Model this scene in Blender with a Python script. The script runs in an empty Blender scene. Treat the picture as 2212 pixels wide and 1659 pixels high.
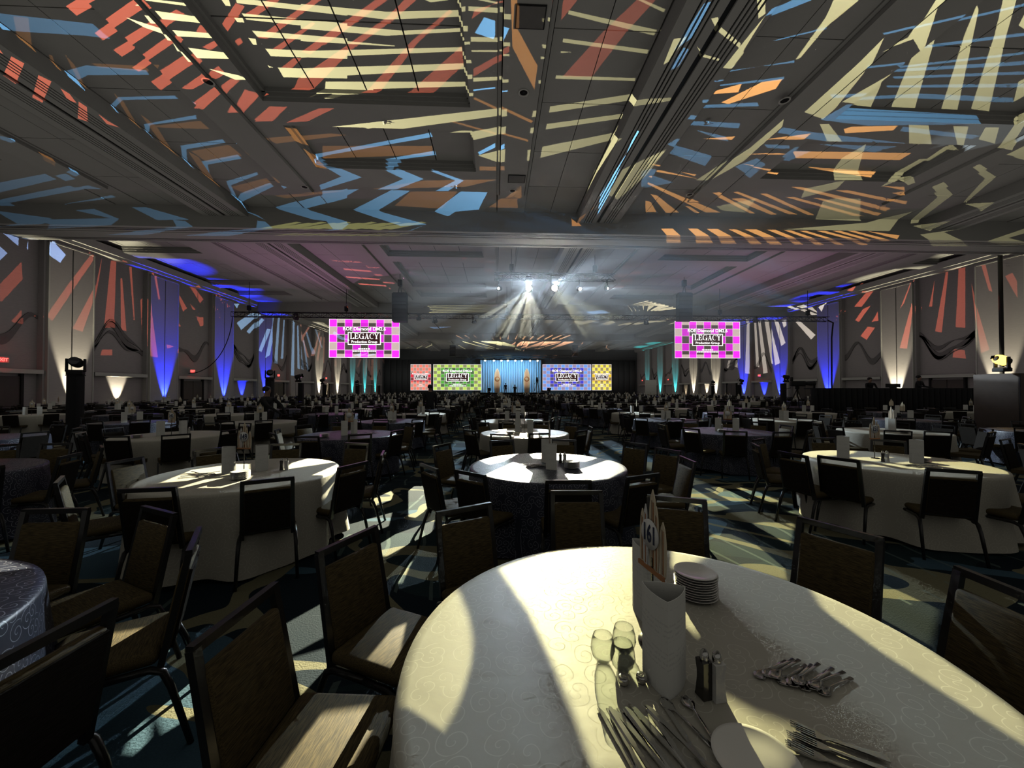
import bpy, bmesh, math, random
from mathutils import Vector, Matrix
from mathutils.geometry import delaunay_2d_cdt
random.seed(7)
R = math.radians
sc = bpy.context.scene
COL = sc.collection

# ------------------------------------------------------------------ camera
FPX, IW, IH = 830.0, 2212.0, 1659.0
EYE = Vector((0, 0, 1.67))
YAW, PITCH = math.atan(36.0 / FPX), math.atan(11.5 / FPX)
cam = bpy.data.objects.new('camera', bpy.data.cameras.new('camera'))
COL.objects.link(cam)
cam.data.sensor_width = 36
cam.data.lens = FPX / IW * 36
cam.data.clip_start = 0.05
cam.data.clip_end = 300
cam.location = EYE
cam.rotation_euler = (R(90) + PITCH, 0, -YAW)
sc.camera = cam

# ------------------------------------------------------------------ world, exposure
w = bpy.data.worlds.new('dim_hall_air'); sc.world = w; w.use_nodes = True
w.node_tree.nodes['Background'].inputs[0].default_value = (0.70, 0.68, 0.62, 1)
w.node_tree.nodes['Background'].inputs[1].default_value = 0.165
sc.view_settings.view_transform = 'Standard'
sc.view_settings.look = 'None'
sc.view_settings.exposure = 0.0
sc.view_settings.gamma = 1.0
sc.view_settings.use_curve_mapping = False
cy = sc.cycles
cy.max_bounces = 4; cy.diffuse_bounces = 2; cy.glossy_bounces = 2; cy.transmission_bounces = 6
cy.transparent_max_bounces = 8; cy.volume_bounces = 0
cy.caustics_reflective = False; cy.caustics_refractive = False
cy.sample_clamp_indirect = 3.0; cy.use_adaptive_sampling = True; cy.adaptive_threshold = .04; cy.adaptive_min_samples = 12
cy.use_fast_gi = True; cy.fast_gi_method = 'REPLACE'; cy.ao_bounces_render = 1; cy.ao_bounces = 1   # later bounces in the hall as an even dim level
w.light_settings.distance = 7.0

# ------------------------------------------------------------------ survey: photograph pixel -> point in the hall
_f = Vector((math.sin(YAW) * math.cos(PITCH), math.cos(YAW) * math.cos(PITCH), math.sin(PITCH)))
_r = Vector((math.cos(YAW), -math.sin(YAW), 0))
_u = _r.cross(_f)
def ray(px, py):
    return _f + _r * ((px - IW / 2) / FPX) - _u * ((py - IH / 2) / FPX)
def onz(px, py, z):
    d = ray(px, py); return EYE + d * ((z - EYE.z) / d.z)
def onx(px, py, x):
    d = ray(px, py); return EYE + d * (x / d.x)
def ony(px, py, y):
    d = ray(px, py); return EYE + d * (y / d.y)

# ------------------------------------------------------------------ mesh builder
class MB:
    def __init__(s): s.v = []; s.f = []; s.m = []; s.sm = []; s.cm = 0; s.smooth = False
    def add(s, vs, fs):
        o = len(s.v); s.v += [tuple(p) for p in vs]
        for f in fs: s.f.append([o + i for i in f]); s.m.append(s.cm); s.sm.append(s.smooth)
        return s
    def box(s, x0, x1, y0, y1, z0, z1):
        return s.add([(x0,y0,z0),(x1,y0,z0),(x1,y1,z0),(x0,y1,z0),(x0,y0,z1),(x1,y0,z1),(x1,y1,z1),(x0,y1,z1)],
                     [(0,3,2,1),(4,5,6,7),(0,1,5,4),(1,2,6,5),(2,3,7,6),(3,0,4,7)])
    def bar(s, a, b, w, h=None, up=(0, 0, 1)):
        a, b = Vector(a), Vector(b); h = h or w
        d = (b - a).normalized(); up = Vector(up)
        if abs(d.dot(up)) > .98: up = Vector((0, 1, 0))
        x = d.cross(up).normalized(); y = x.cross(d)
        vs = [p + x * (i * w / 2) + y * (j * h / 2) for p in (a, b) for i, j in ((-1,-1),(1,-1),(1,1),(-1,1))]
        return s.add(vs, [(3,2,1,0),(4,5,6,7),(0,1,5,4),(1,2,6,5),(2,3,7,6),(3,0,4,7)])
    def tube(s, pts, r, n=8, cap=True):
        pts = [Vector(p) for p in pts]; rs = r if isinstance(r, (list, tuple)) else [r] * len(pts)
        vs = []; sm = s.smooth; s.smooth = True
        t0 = (pts[1] - pts[0]).normalized(); up = Vector((0, 0, 1)) if abs(t0.z) < .9 else Vector((1, 0, 0))
        x = t0.cross(up).normalized()
        for i, p in enumerate(pts):
            t = (pts[min(i + 1, len(pts) - 1)] - pts[max(i - 1, 0)]).normalized()
            x = (x - t * x.dot(t)).normalized(); y = t.cross(x)
            vs += [p + (x * math.cos(2 * math.pi * k / n) + y * math.sin(2 * math.pi * k / n)) * rs[i] for k in range(n)]
        fs = [(i*n+k, i*n+(k+1)%n, (i+1)*n+(k+1)%n, (i+1)*n+k) for i in range(len(pts)-1) for k in range(n)]
        if cap: fs += [tuple(range(n-1, -1, -1)), tuple((len(pts)-1)*n+k for k in range(n))]
        s.add(vs, fs); s.smooth = sm; return s
    def lathe(s, prof, n=24, c=(0, 0, 0), cap=True, axis='z'):
        vs = []; sm = s.smooth; s.smooth = True
        for r, z in prof:
            for k in range(n):
                a = 2 * math.pi * k / n
                p = (r*math.cos(a), r*math.sin(a), z)
                if axis == 'y': p = (p[0], p[2], -p[1])
                if axis == 'x': p = (p[2], p[0], p[1])
                vs.append((c[0]+p[0], c[1]+p[1], c[2]+p[2]))
        m = len(prof)
        fs = [(i*n+k, i*n+(k+1)%n, (i+1)*n+(k+1)%n, (i+1)*n+k) for i in range(m-1) for k in range(n)]
        if cap: fs += [tuple(range(n-1, -1, -1)), tuple((m-1)*n+k for k in range(n))]
        s.add(vs, fs); s.smooth = sm; return s
    def prism(s, poly, axis, a, b):
        n = len(poly)
        def P(p, t): return {'x': (t, p[0], p[1]), 'y': (p[0], t, p[1]), 'z': (p[0], p[1], t)}[axis]
        vs = [P(p, a) for p in poly] + [P(p, b) for p in poly]
        return s.add(vs, [tuple(range(n-1,-1,-1)), tuple(range(n, 2*n))] + [(i, (i+1)%n, n+(i+1)%n, n+i) for i in range(n)])
    def rbox(s, x0, x1, y0, y1, z0, z1, b=.01, seg=2):
        bm = bmesh.new(); bmesh.ops.create_cube(bm, size=1)
        for v in bm.verts:
            v.co = ((x0+x1)/2 + v.co.x*(x1-x0), (y0+y1)/2 + v.co.y*(y1-y0), (z0+z1)/2 + v.co.z*(z1-z0))
        bmesh.ops.bevel(bm, geom=bm.edges[:], offset=b, segments=seg, profile=.5, affect='EDGES')
        bm.verts.index_update(); sm = s.smooth; s.smooth = True
        s.add([v.co[:] for v in bm.verts], [[v.index for v in f.verts] for f in bm.faces]); s.smooth = sm
        bm.free(); return s
    def xf(s, M, start=0):
        s.v[start:] = [tuple(M @ Vector(p)) for p in s.v[start:]]; return s
    def mesh(s, name, mats):
        me = bpy.data.meshes.new(name)
        me.from_pydata(s.v, [], s.f)
        for m in (mats if isinstance(mats, (list, tuple)) else [mats]): me.materials.append(m)
        me.polygons.foreach_set('material_index', s.m)
        me.polygons.foreach_set('use_smooth', s.sm)
        bm = bmesh.new(); bm.from_mesh(me); bmesh.ops.recalc_face_normals(bm, faces=bm.faces[:]); bm.to_mesh(me); bm.free()
        me.update(); return me
    def build(s, name, mats, parent=None, loc=None):
        return link(name, s.mesh(name, mats), parent, loc)

def link(name, data, parent=None, loc=None, rz=None):
    o = bpy.data.objects.new(name, data); COL.objects.link(o)
    if parent is not None: o.parent = parent
    if loc is not None: o.location = loc
    if rz is not None: o.rotation_euler = (0, 0, rz)
    return o
def tag(o, label=None, cat=None, group=None, kind=None):
    if label: o['label'] = label
    if cat: o['category'] = cat
    if group: o['group'] = group
    if kind: o['kind'] = kind
    return o
def thing(name, label, cat, loc=(0, 0, 0), rz=0, group=None):
    return tag(link(name, None, None, loc, rz), label, cat, group)
def struct(o, label=None): return tag(o, label, kind='structure')
def copy_tree(o, parent=None):
    c = o.copy(); COL.objects.link(c); c.parent = parent
    for ch in list(o.children): copy_tree(ch, c)
    return c

# ------------------------------------------------------------------ materials
def nodes_of(name):
    m = bpy.data.materials.new(name); m.use_nodes = True
    nt = m.node_tree; return m, nt, nt.nodes['Principled BSDF']
def N(nt, t, **kw):
    n = nt.nodes.new(t)
    for k, v in kw.items(): setattr(n, k, v)
    return n
def math_n(nt, op, a, b=None, c=None, clamp=False):
    n = nt.nodes.new('ShaderNodeMath'); n.operation = op; n.use_clamp = clamp
    for i, x in enumerate((a, b, c)):
        if x is None: continue
        if isinstance(x, (int, float)): n.inputs[i].default_value = x
        else: nt.links.new(x, n.inputs[i])
    return n.outputs[0]
def mixc(nt, fac, a, b):
    n = nt.nodes.new('ShaderNodeMix'); n.data_type = 'RGBA'
    for s_, x in ((n.inputs[0], fac), (n.inputs[6], a), (n.inputs[7], b)):
        if isinstance(x, (int, float)): s_.default_value = x
        elif isinstance(x, tuple): s_.default_value = (*x, 1) if len(x) == 3 else x
        else: nt.links.new(x, s_)
    return n.outputs[2]
def mat(name, col, rough=.6, metal=0, var=.12, scale=6, bump=0, bscale=60, spec=.5, stretch=None, coat=0):
    m, nt, b = nodes_of(name)
    tc = N(nt, 'ShaderNodeTexCoord'); src = tc.outputs['Object']
    if stretch:
        mp = N(nt, 'ShaderNodeMapping'); mp.inputs['Scale'].default_value = stretch
        nt.links.new(src, mp.inputs[0]); src = mp.outputs[0]
    no = N(nt, 'ShaderNodeTexNoise'); no.inputs['Scale'].default_value = scale; no.inputs['Detail'].default_value = 3
    nt.links.new(src, no.inputs['Vector'])
    lo = tuple(c * (1 - var) for c in col); hi = tuple(min(1, c * (1 + var)) for c in col)
    nt.links.new(mixc(nt, no.outputs[0], lo, hi), b.inputs['Base Color'])
    b.inputs['Roughness'].default_value = rough; b.inputs['Metallic'].default_value = metal
    b.inputs['Specular IOR Level'].default_value = spec; b.inputs['Coat Weight'].default_value = coat
    if bump:
        n2 = N(nt, 'ShaderNodeTexNoise'); n2.inputs['Scale'].default_value = bscale
        nt.links.new(src, n2.inputs['Vector'])
        bp = N(nt, 'ShaderNodeBump'); bp.inputs['Strength'].default_value = bump; bp.inputs['Distance'].default_value = .02
        nt.links.new(n2.outputs[0], bp.inputs['Height']); nt.links.new(bp.outputs[0], b.inputs['Normal'])
    return m
def emit(name, col, s, var=.1):
    m, nt, b = nodes_of(name)
    no = N(nt, 'ShaderNodeTexNoise'); no.inputs['Scale'].default_value = 8
    nt.links.new(mixc(nt, no.outputs[0], tuple(c * (1 - var) for c in col), col), b.inputs['Emission Color'])
    b.inputs['Base Color'].default_value = (*[c * .3 for c in col], 1); b.inputs['Emission Strength'].default_value = s
    return m

M = {}
M['ceil'] = mat('ceiling_plaster', (.40, .39, .365), .75, var=.04, scale=1.2)
M['ceilp'] = mat('ceiling_panel_board', (.40, .39, .365), .7, var=.05, scale=2)
M['joint'] = mat('dark_ceiling_joint', (.02, .02, .02), .8)
M['track'] = mat('track_dark_metal', (.015, .015, .015), .5)
M['wall'] = mat('wall_fabric', (.50, .455, .45), .85, var=.1, scale=3, stretch=(1, 1, 8))
M['wallp'] = mat('wall_panel_fabric', (.43, .385, .385), .85, var=.12, scale=4, stretch=(1, 1, 5))
M['trim'] = mat('wall_trim_paint', (.58, .56, .52), .6, var=.05)
M['door'] = mat('door_dark_wood', (.10, .08, .07), .5, var=.2, stretch=(1, 1, .2))
M['art'] = mat('wave_art_dark_metal', (.20, .18, .18), .6)
M['gobo'] = mat('blackened_gobo_metal', (0, 0, 0), 1.0, spec=0)
M['black'] = mat('matt_black', (.012, .012, .013), .7, var=.2)
M['drape'] = mat('black_drape', (.012, .012, .014), .9, var=.3, scale=2, stretch=(8, 8, .3))
M['frame'] = mat('chair_frame_black', (.012, .011, .010), .28, var=.2, spec=.6)
M['steel'] = mat('polished_steel', (.62, .61, .58), .18, 1, var=.06, scale=30)
M['china'] = mat('white_porcelain', (.80, .77, .70), .15, var=.03, spec=.6)
M['darkbrown'] = mat('brown_case', (.075, .055, .045), .7, var=.2)
M['skin'] = mat('skin', (.45, .28, .2), .6)
M['cloths'] = mat('dark_clothing', (.015, .015, .018), .8, var=.3)
M['hair'] = mat('dark_hair', (.012, .009, .008), .6)
M['redled'] = emit('red_exit_light', (1, .06, .05), 6)

def fabric(name, c1, c2, spec=.25):
    m, nt, b = nodes_of(name)
    tc = N(nt, 'ShaderNodeTexCoord'); mp = N(nt, 'ShaderNodeMapping'); mp.inputs['Scale'].default_value = (24, 300, 300)
    nt.links.new(tc.outputs['Object'], mp.inputs[0])
    no = N(nt, 'ShaderNodeTexNoise'); no.inputs['Scale'].default_value = 1.0; no.inputs['Detail'].default_value = 2
    nt.links.new(mp.outputs[0], no.inputs['Vector'])
    cr = N(nt, 'ShaderNodeValToRGB'); cr.color_ramp.elements[0].position = .35; cr.color_ramp.elements[1].position = .7
    cr.color_ramp.elements[0].color = (*c1, 1); cr.color_ramp.elements[1].color = (*c2, 1)
    nt.links.new(no.outputs[0], cr.inputs[0]); nt.links.new(cr.outputs[0], b.inputs['Base Color'])
    b.inputs['Roughness'].default_value = .75; b.inputs['Specular IOR Level'].default_value = spec
    bp = N(nt, 'ShaderNodeBump'); bp.inputs['Strength'].default_value = .25; bp.inputs['Distance'].default_value = .004
    nt.links.new(no.outputs[0], bp.inputs['Height']); nt.links.new(bp.outputs[0], b.inputs['Normal'])
    return m
M['fabric'] = fabric('bronze_woven_fabric', (.045, .033, .014), (.135, .097, .038))
M['fabricback'] = fabric('dark_brown_vinyl', (.014, .011, .008), (.026, .021, .016), .1)

def cloth(name, base, line, rb, rl, sb):
    """damask: scrolling curls woven in a different gloss from the ground"""
    m, nt, b = nodes_of(name)
    tc = N(nt, 'ShaderNodeTexCoord')
    # flat on the top, wrapped round the drop
    sp = N(nt, 'ShaderNodeSeparateXYZ'); nt.links.new(tc.outputs['Object'], sp.inputs[0])
    rad = math_n(nt, 'SQRT', math_n(nt, 'ADD', math_n(nt, 'MULTIPLY', sp.outputs[0], sp.outputs[0]), math_n(nt, 'MULTIPLY', sp.outputs[1], sp.outputs[1])))
    drop = math_n(nt, 'GREATER_THAN', rad, .9145)
    cb = N(nt, 'ShaderNodeCombineXYZ')
    nt.links.new(math_n(nt, 'MULTIPLY', math_n(nt, 'ARCTAN2', sp.outputs[1], sp.outputs[0]), .95), cb.inputs[0]); nt.links.new(math_n(nt, 'ADD', sp.outputs[2], 3.0), cb.inputs[1])
    vmx = N(nt, 'ShaderNodeMix'); vmx.data_type = 'VECTOR'
    nt.links.new(drop, vmx.inputs[0]); nt.links.new(tc.outputs['Object'], vmx.inputs[4]); nt.links.new(cb.outputs[0], vmx.inputs[5])
    mp = N(nt, 'ShaderNodeMapping'); nt.links.new(vmx.outputs[1], mp.inputs[0])
    masks = []
    for sc_, rnd, k in ((13.0, 0.9, 1.0), (19.0, .8, -1.0)):
        vo = N(nt, 'ShaderNodeTexVoronoi'); vo.voronoi_dimensions = '2D'; vo.inputs['Scale'].default_value = sc_
        vo.inputs['Randomness'].default_value = rnd
        wv = N(nt, 'ShaderNodeTexNoise'); wv.inputs['Scale'].default_value = 5.0
        nt.links.new(mp.outputs[0], wv.inputs['Vector'])
        vm = N(nt, 'ShaderNodeVectorMath'); vm.operation = 'MULTIPLY_ADD'; vm.inputs[1].default_value = (.05, .05, 0)
        nt.links.new(wv.outputs['Color'], vm.inputs[0]); nt.links.new(mp.outputs[0], vm.inputs[2])
        nt.links.new(vm.outputs[0], vo.inputs['Vector'])
        sub = N(nt, 'ShaderNodeVectorMath'); sub.operation = 'SUBTRACT'
        nt.links.new(vm.outputs[0], sub.inputs[0]); nt.links.new(vo.outputs['Position'], sub.inputs[1])
        sx = N(nt, 'ShaderNodeSeparateXYZ'); nt.links.new(sub.outputs[0], sx.inputs[0])
        sc3 = N(nt, 'ShaderNodeSeparateXYZ'); nt.links.new(vo.outputs['Color'], sc3.inputs[0])
        ang = math_n(nt, 'ARCTAN2', sx.outputs[1], sx.outputs[0])
        ang = math_n(nt, 'MULTIPLY', ang, k / (2 * math.pi))
        r_ = math_n(nt, 'MULTIPLY', vo.outputs['Distance'], 3.0)
        t = math_n(nt, 'ADD', math_n(nt, 'ADD', ang, r_), sc3.outputs[0])
        fr = math_n(nt, 'ABSOLUTE', math_n(nt, 'SUBTRACT', math_n(nt, 'FRACT', t), .5))
        ln = math_n(nt, 'LESS_THAN', fr, .055)
        ins = math_n(nt, 'LESS_THAN', vo.outputs['Distance'], .62)
        masks.append(math_n(nt, 'MULTIPLY', ln, ins))
    mk = math_n(nt, 'MAXIMUM', *masks) if sb > 1 else masks[0]
    no = N(nt, 'ShaderNodeTexNoise'); no.inputs['Scale'].default_value = 3
    nt.links.new(mp.outputs[0], no.inputs['Vector'])
    bc = mixc(nt, no.outputs[0], tuple(c * .93 for c in base), base)
    nt.links.new(mixc(nt, mk, bc, line), b.inputs['Base Color'])
    nt.links.new(math_n(nt, 'ADD', math_n(nt, 'MULTIPLY', mk, rl - rb), rb), b.inputs['Roughness'])
    b.inputs['Specular IOR Level'].default_value = .32 if base[0] > .2 else .55
    # soft creases
    cs = N(nt, 'ShaderNodeTexNoise'); cs.inputs['Scale'].default_value = 7; cs.inputs['Detail'].default_value = 4
    nt.links.new(mp.outputs[0], cs.inputs['Vector'])
    bp = N(nt, 'ShaderNodeBump'); bp.inputs['Strength'].default_value = .18; bp.inputs['Distance'].default_value = .02
    nt.links.new(cs.outputs[0], bp.inputs['Height']); nt.links.new(bp.outputs[0], b.inputs['Normal'])
    return m
M['clothw'] = cloth('ivory_damask_cloth', (.50, .47, .385), (.62, .595, .505), .52, .85, 1)
M['clothn'] = cloth('navy_damask_cloth', (.028, .032, .055), (.38, .39, .45), .42, .32, 1)

def carpet():
    m, nt, b = nodes_of('patterned_carpet')
    tc = N(nt, 'ShaderNodeTexCoord')
    def ns(scale, det, dist, st, off=0.0):
        mp = N(nt, 'ShaderNodeMapping'); mp.inputs['Scale'].default_value = st; mp.inputs['Rotation'].default_value = (0, 0, R(28)); mp.inputs['Location'].default_value = (off, off * .7, off)
        nt.links.new(tc.outputs['Object'], mp.inputs[0])
        n = N(nt, 'ShaderNodeTexNoise'); n.inputs['Scale'].default_value = scale; n.inputs['Detail'].default_value = det; n.inputs['Distortion'].default_value = dist
        nt.links.new(mp.outputs[0], n.inputs['Vector']); return n.outputs[0]
    navy, teal, blue, cream = (.004, .012, .018), (.012, .030, .032), (.055, .11, .15), (.22, .20, .11)
    n1 = ns(.36, 2.0, .8, (1, 1.9, 1)); n2 = ns(.42, 2, 1.0, (1, 2.2, 1), 13.0); n3 = ns(.34, 2.0, 1.3, (1, 1.7, 1), 31.0)
    col = mixc(nt, math_n(nt, 'GREATER_THAN', n2, .55), navy, teal)
    col = mixc(nt, math_n(nt, 'GREATER_THAN', n1, .56), col, blue)
    band = math_n(nt, 'LESS_THAN', math_n(nt, 'ABSOLUTE', math_n(nt, 'SUBTRACT', n3, .52)), .026)
    col = mixc(nt, band, col, cream)
    # thin contour lines
    wv = N(nt, 'ShaderNodeTexWave'); wv.inputs['Scale'].default_value = .9; wv.inputs['Distortion'].default_value = 7; wv.inputs['Detail'].default_value = 1; wv.inputs['Detail Scale'].default_value = .6
    nt.links.new(tc.outputs['Object'], wv.inputs['Vector'])
    ln = math_n(nt, 'MULTIPLY', math_n(nt, 'GREATER_THAN', wv.outputs[1], .975), math_n(nt, 'GREATER_THAN', n2, .5))
    col = mixc(nt, math_n(nt, 'MULTIPLY', ln, .35), col, (.20, .26, .22))
    fz = N(nt, 'ShaderNodeTexNoise'); fz.inputs['Scale'].default_value = 90; nt.links.new(tc.outputs['Object'], fz.inputs['Vector'])
    col = mixc(nt, math_n(nt, 'MULTIPLY', fz.outputs[0], .5), col, (.02, .03, .04))
    nt.links.new(col, b.inputs['Base Color']); b.inputs['Roughness'].default_value = .95; b.inputs['Specular IOR Level'].default_value = .15
    bp = N(nt, 'ShaderNodeBump'); bp.inputs['Strength'].default_value = .4; bp.inputs['Distance'].default_value = .01
    nt.links.new(fz.outputs[0], bp.inputs['Height']); nt.links.new(bp.outputs[0], b.inputs['Normal'])
    return m
M['carpet'] = carpet()

def paper():
    """folded menu card, faint printed lines (too small to read) down the face"""
    m, nt, b = nodes_of('printed_menu_card')
    tc = N(nt, 'ShaderNodeTexCoord'); sx = N(nt, 'ShaderNodeSeparateXYZ'); nt.links.new(tc.outputs['Object'], sx.inputs[0])
    row = math_n(nt, 'FRACT', math_n(nt, 'MULTIPLY', sx.outputs[2], 62.0))
    blk = math_n(nt, 'FRACT', math_n(nt, 'MULTIPLY', sx.outputs[2], 12.0))
    no = N(nt, 'ShaderNodeTexNoise'); no.inputs['Scale'].default_value = 140; nt.links.new(tc.outputs['Object'], no.inputs['Vector'])
    on = math_n(nt, 'MULTIPLY', math_n(nt, 'MULTIPLY', math_n(nt, 'LESS_THAN', row, .4), math_n(nt, 'LESS_THAN', blk, .6)), math_n(nt, 'GREATER_THAN', no.outputs[0], .48))
    on = math_n(nt, 'MULTIPLY', on, math_n(nt, 'LESS_THAN', math_n(nt, 'ABSOLUTE', math_n(nt, 'SUBTRACT', sx.outputs[2], .17)), .09))
    nt.links.new(mixc(nt, math_n(nt, 'MULTIPLY', on, .22), (.80, .79, .72), (.3, .3, .3)), b.inputs['Base Color'])
    b.inputs['Roughness'].default_value = .7
    b.inputs['Subsurface Weight'].default_value = 0.0
    return m
M['paper'] = paper()
M['wood'] = mat('sign_cream_board', (.72, .62, .44), .6, var=.08, scale=20, stretch=(1, 1, .1))
M['orange'] = mat('sign_orange_stripe', (.50, .22, .09), .6)
M['brownst'] = mat('sign_brown_stripe', (.22, .12, .07), .6)
M['white'] = mat('sign_white_disc', (.85, .84, .80), .6, var=.03)
M['navyink'] = mat('sign_navy_ink', (.02, .03, .08), .6)
def glass():
    """thin clear glass: see-through with a fresnel sheen"""
    m, nt, b = nodes_of('clear_thin_glass')
    nt.nodes.remove(b)
    tr = N(nt, 'ShaderNodeBsdfTransparent'); gl = N(nt, 'ShaderNodeBsdfGlossy'); gl.inputs['Roughness'].default_value = .03
    no = N(nt, 'ShaderNodeTexNoise'); no.inputs['Scale'].default_value = 4
    nt.links.new(mixc(nt, no.outputs[0], (.93, .95, .92), (.97, .98, .96)), tr.inputs[0])
    lw = N(nt, 'ShaderNodeLayerWeight'); lw.inputs['Blend'].default_value = .5
    fc = math_n(nt, 'ADD', math_n(nt, 'MULTIPLY', math_n(nt, 'POWER', lw.outputs['Facing'], 3.0), .75), .03)
    mx = N(nt, 'ShaderNodeMixShader')
    nt.links.new(fc, mx.inputs[0]); nt.links.new(tr.outputs[0], mx.inputs[1]); nt.links.new(gl.outputs[0], mx.inputs[2])
    nt.links.new(mx.outputs[0], nt.nodes['Material Output'].inputs[0])
    return m
M['glass'] = glass()
# ================================================================== THE HALL
XL, XR, YB, YF = -24.5, 31.8, -8.0, 86.0        # side walls, behind the camera, stage wall
ZC, ZCOF, ZSTRIP, ZTRACK, ZBULK = 10.6, 10.97, 10.5, 10.15, 9.6
BAYS = [-22.4, -4.0, 14.4, 32.8]
TRACKS = [-13.2, 5.2, 23.6]
SECTIONS = [(YB, 19.3), (21.3, 40.3), (42.3, 61.3), (63.3, YF)]
def coffers(i):
    a, b = SECTIONS[i]
    if i == 0: return [(-6.5, -.8), (.4, 12.1), (13.2, 15.7)]
    if i > 1: return []
    return [(a + 2.2, a + 4.7), (a + 5.8, a + 12.4), (a + 13.5, a + 16.0)]

M['greydrape'] = mat('grey_wall_drape', (.10, .105, .11), .9, var=.2, scale=2, stretch=(4, 4, .2))
M['ceilgrey'] = mat('grey_shade_panel', (.16, .15, .14), .7)
floor = struct(MB().box(XL - .6, XR + .6, YB, YF + .6, -.2, 0).build('floor', M['carpet']), 'dark teal and navy carpet with cream swirls')

def inter(lo, hi, a, b):
    lo, hi = max(lo, a), min(hi, b); return (lo, hi) if hi - lo > .05 else None

ceiling = struct(MB().box(XL - .6, XR + .6, YB, YF + .6, 11.7, 12.0).build('ceiling', M['ceil']), 'coffered ballroom ceiling washed with coloured light patterns')
def cbox(mb, x0, x1, y0, y1, z0, z1):
    t = inter(x0, x1, XL - .6, XR + .6)
    if t: mb.box(t[0], t[1], y0, y1, z0, z1)
pane_cache = {}
def slab(name, x0, x1, y0, y1, z, th, m, parent):
    """one ceiling board; alike boards share a mesh"""
    t = inter(x0, x1, XL - .6, XR + .6)
    if not t: return None
    k = (name, round(t[1] - t[0], 2), round(y1 - y0, 2), round(th, 3))
    if k not in pane_cache:
        b_ = min(.012, th * .4)
        pane_cache[k] = MB().box(-(t[1]-t[0])/2, (t[1]-t[0])/2, -(y1-y0)/2, (y1-y0)/2, 0, th).mesh(name, m)
    return link(name, pane_cache[k], parent, ((t[0]+t[1])/2, (y0+y1)/2, z))
for si, (ya, yb) in enumerate(SECTIONS):
    near = si == 0
    for c in BAYS:
        sof = MB(); jn = MB(); cof = coffers(si)
        xs0, xs1 = c - 4.05, c + 4.05
        # soffit ring round the coffers
        cbox(sof, xs0, c - 3.2, ya, yb, ZC, 11.7); cbox(sof, c + 3.2, xs1, ya, yb, ZC, 11.7)
        prev = ya
        for (a, b_) in cof + [(yb, yb)]:
            if a - prev > .05: cbox(sof, c - 3.2, c + 3.2, prev, a, ZC, 11.7)
            prev = b_
        # stepped lip inside each coffer
        for (a, b_) in cof:
            for k, (o_, z_) in enumerate(((.05, 10.72), (.10, 10.84))):
                cbox(sof, c - 3.2, c - 3.2 + o_, a, b_, z_, 11.5); cbox(sof, c + 3.2 - o_, c + 3.2, a, b_, z_, 11.5)
                cbox(sof, c - 3.2, c + 3.2, a, a + o_, z_, 11.5); cbox(sof, c - 3.2, c + 3.2, b_ - o_, b_, z_, 11.5)
            cbox(jn, c - 3.2, c + 3.2, a, b_, ZCOF + .05, ZCOF + .1)
            n = max(1, round((b_ - a) / 2.5)); h = (b_ - a) / n
            for ix in range(4):
                for iy in range(n):
                    if near and b_ < 3: continue
                    slab('ceiling_panel', c - 3.2 + ix*1.6 + .02, c - 1.6 + ix*1.6 - .02, a + iy*h + .02, a + (iy+1)*h - .02, ZCOF, .05, M['ceilp'], ceiling)
        # side fields: boards between coffer soffit, downlight strip and partition track
        for s_ in (-1, 1):
            x0, x1 = sorted((c + s_ * 5.45, c + s_ * 8.1))
            cbox(jn, x0, x1, ya, yb, ZC + .10, ZC + .14)
            n = max(1, round((yb - ya) / 2.4)); h = (yb - ya) / n
            for ix in range(2):
                w_ = (x1 - x0) / 2
                for iy in range(n):
                    if near and ya + iy * h < 5: continue
                    slab('ceiling_board', x0 + ix*w_ + .012, x0 + (ix+1)*w_ - .012, ya + iy*h + .012, ya + (iy+1)*h - .012, ZC + .05, .06, M['ceilp'], ceiling)
            # downlight strip
            x0, x1 = sorted((c + s_ * 4.2, c + s_ * 5.3))
            ye = yb - 1.7
            cbox(sof, x0, x1, ya, ye, ZSTRIP, 11.7); cbox(sof, x0 - .1, x1 + .15, ye, yb, ZC + .02, 11.7)
            cbox(sof, x0 - .14, x0 - .03, ya, ye, ZC + .02, 11.6); cbox(sof, x1 + .03, x1 + .14, ya, ye, ZC + .02, 11.6)
            cbox(jn, x0 - .03, x0, ya, ye, ZSTRIP + .06, ZSTRIP + .1); cbox(jn, x1, x1 + .03, ya, ye, ZSTRIP + .06, ZSTRIP + .1)
        if sof.v: sof.build('ceiling_soffit', M['ceil'], ceiling)
        if jn.v: jn.build('ceiling_joint', M['joint'], ceiling)
    # partition tracks: dark bed with pale rails between the slots
    for t in TRACKS:
        bed = MB(); bed.box(t - 1.05, t + 1.05, ya, yb, ZTRACK + .05, 11.7); bed.build('track_bed', M['track'], ceiling)
        rails = [(-1.05, -.72), (-.67, -.60), (-.55, -.48), (-.43, -.36), (-.31, -.08), (.08, .31), (.36, .43), (.48, .55), (.60, .67), (.72, 1.05)]
        for a, b_ in rails: slab('track_rail', t + a, t + b_, ya, yb, ZTRACK, .06, M['ceil'], ceiling)
        sd = MB(); sd.box(t - 1.055, t - 1.04, ya, yb, ZTRACK, 11.7); sd.box(t + 1.04, t + 1.055, ya, yb, ZTRACK, 11.7); sd.build('track_cheek', M['ceil'], ceiling)
# bulkheads over the cross partitions
for y in (19.3, 40.3, 61.3):
    b_ = MB(); b_.box(XL - .6, XR + .6, y, y + 2.0, ZBULK, 11.7); b_.box(XL - .6, XR + .6, y + .7, y + 1.3, ZBULK - .02, ZBULK)
    b_.build('bulkhead', M['ceil'], ceiling)
    g = MB()
    for yy in (y + .25, y + .42, y + 1.58, y + 1.75): g.box(XL - .6, XR + .6, yy, yy + .04, ZBULK - .012, ZBULK + .02)
    g.build('track_slot', M['track'], ceiling)

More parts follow.
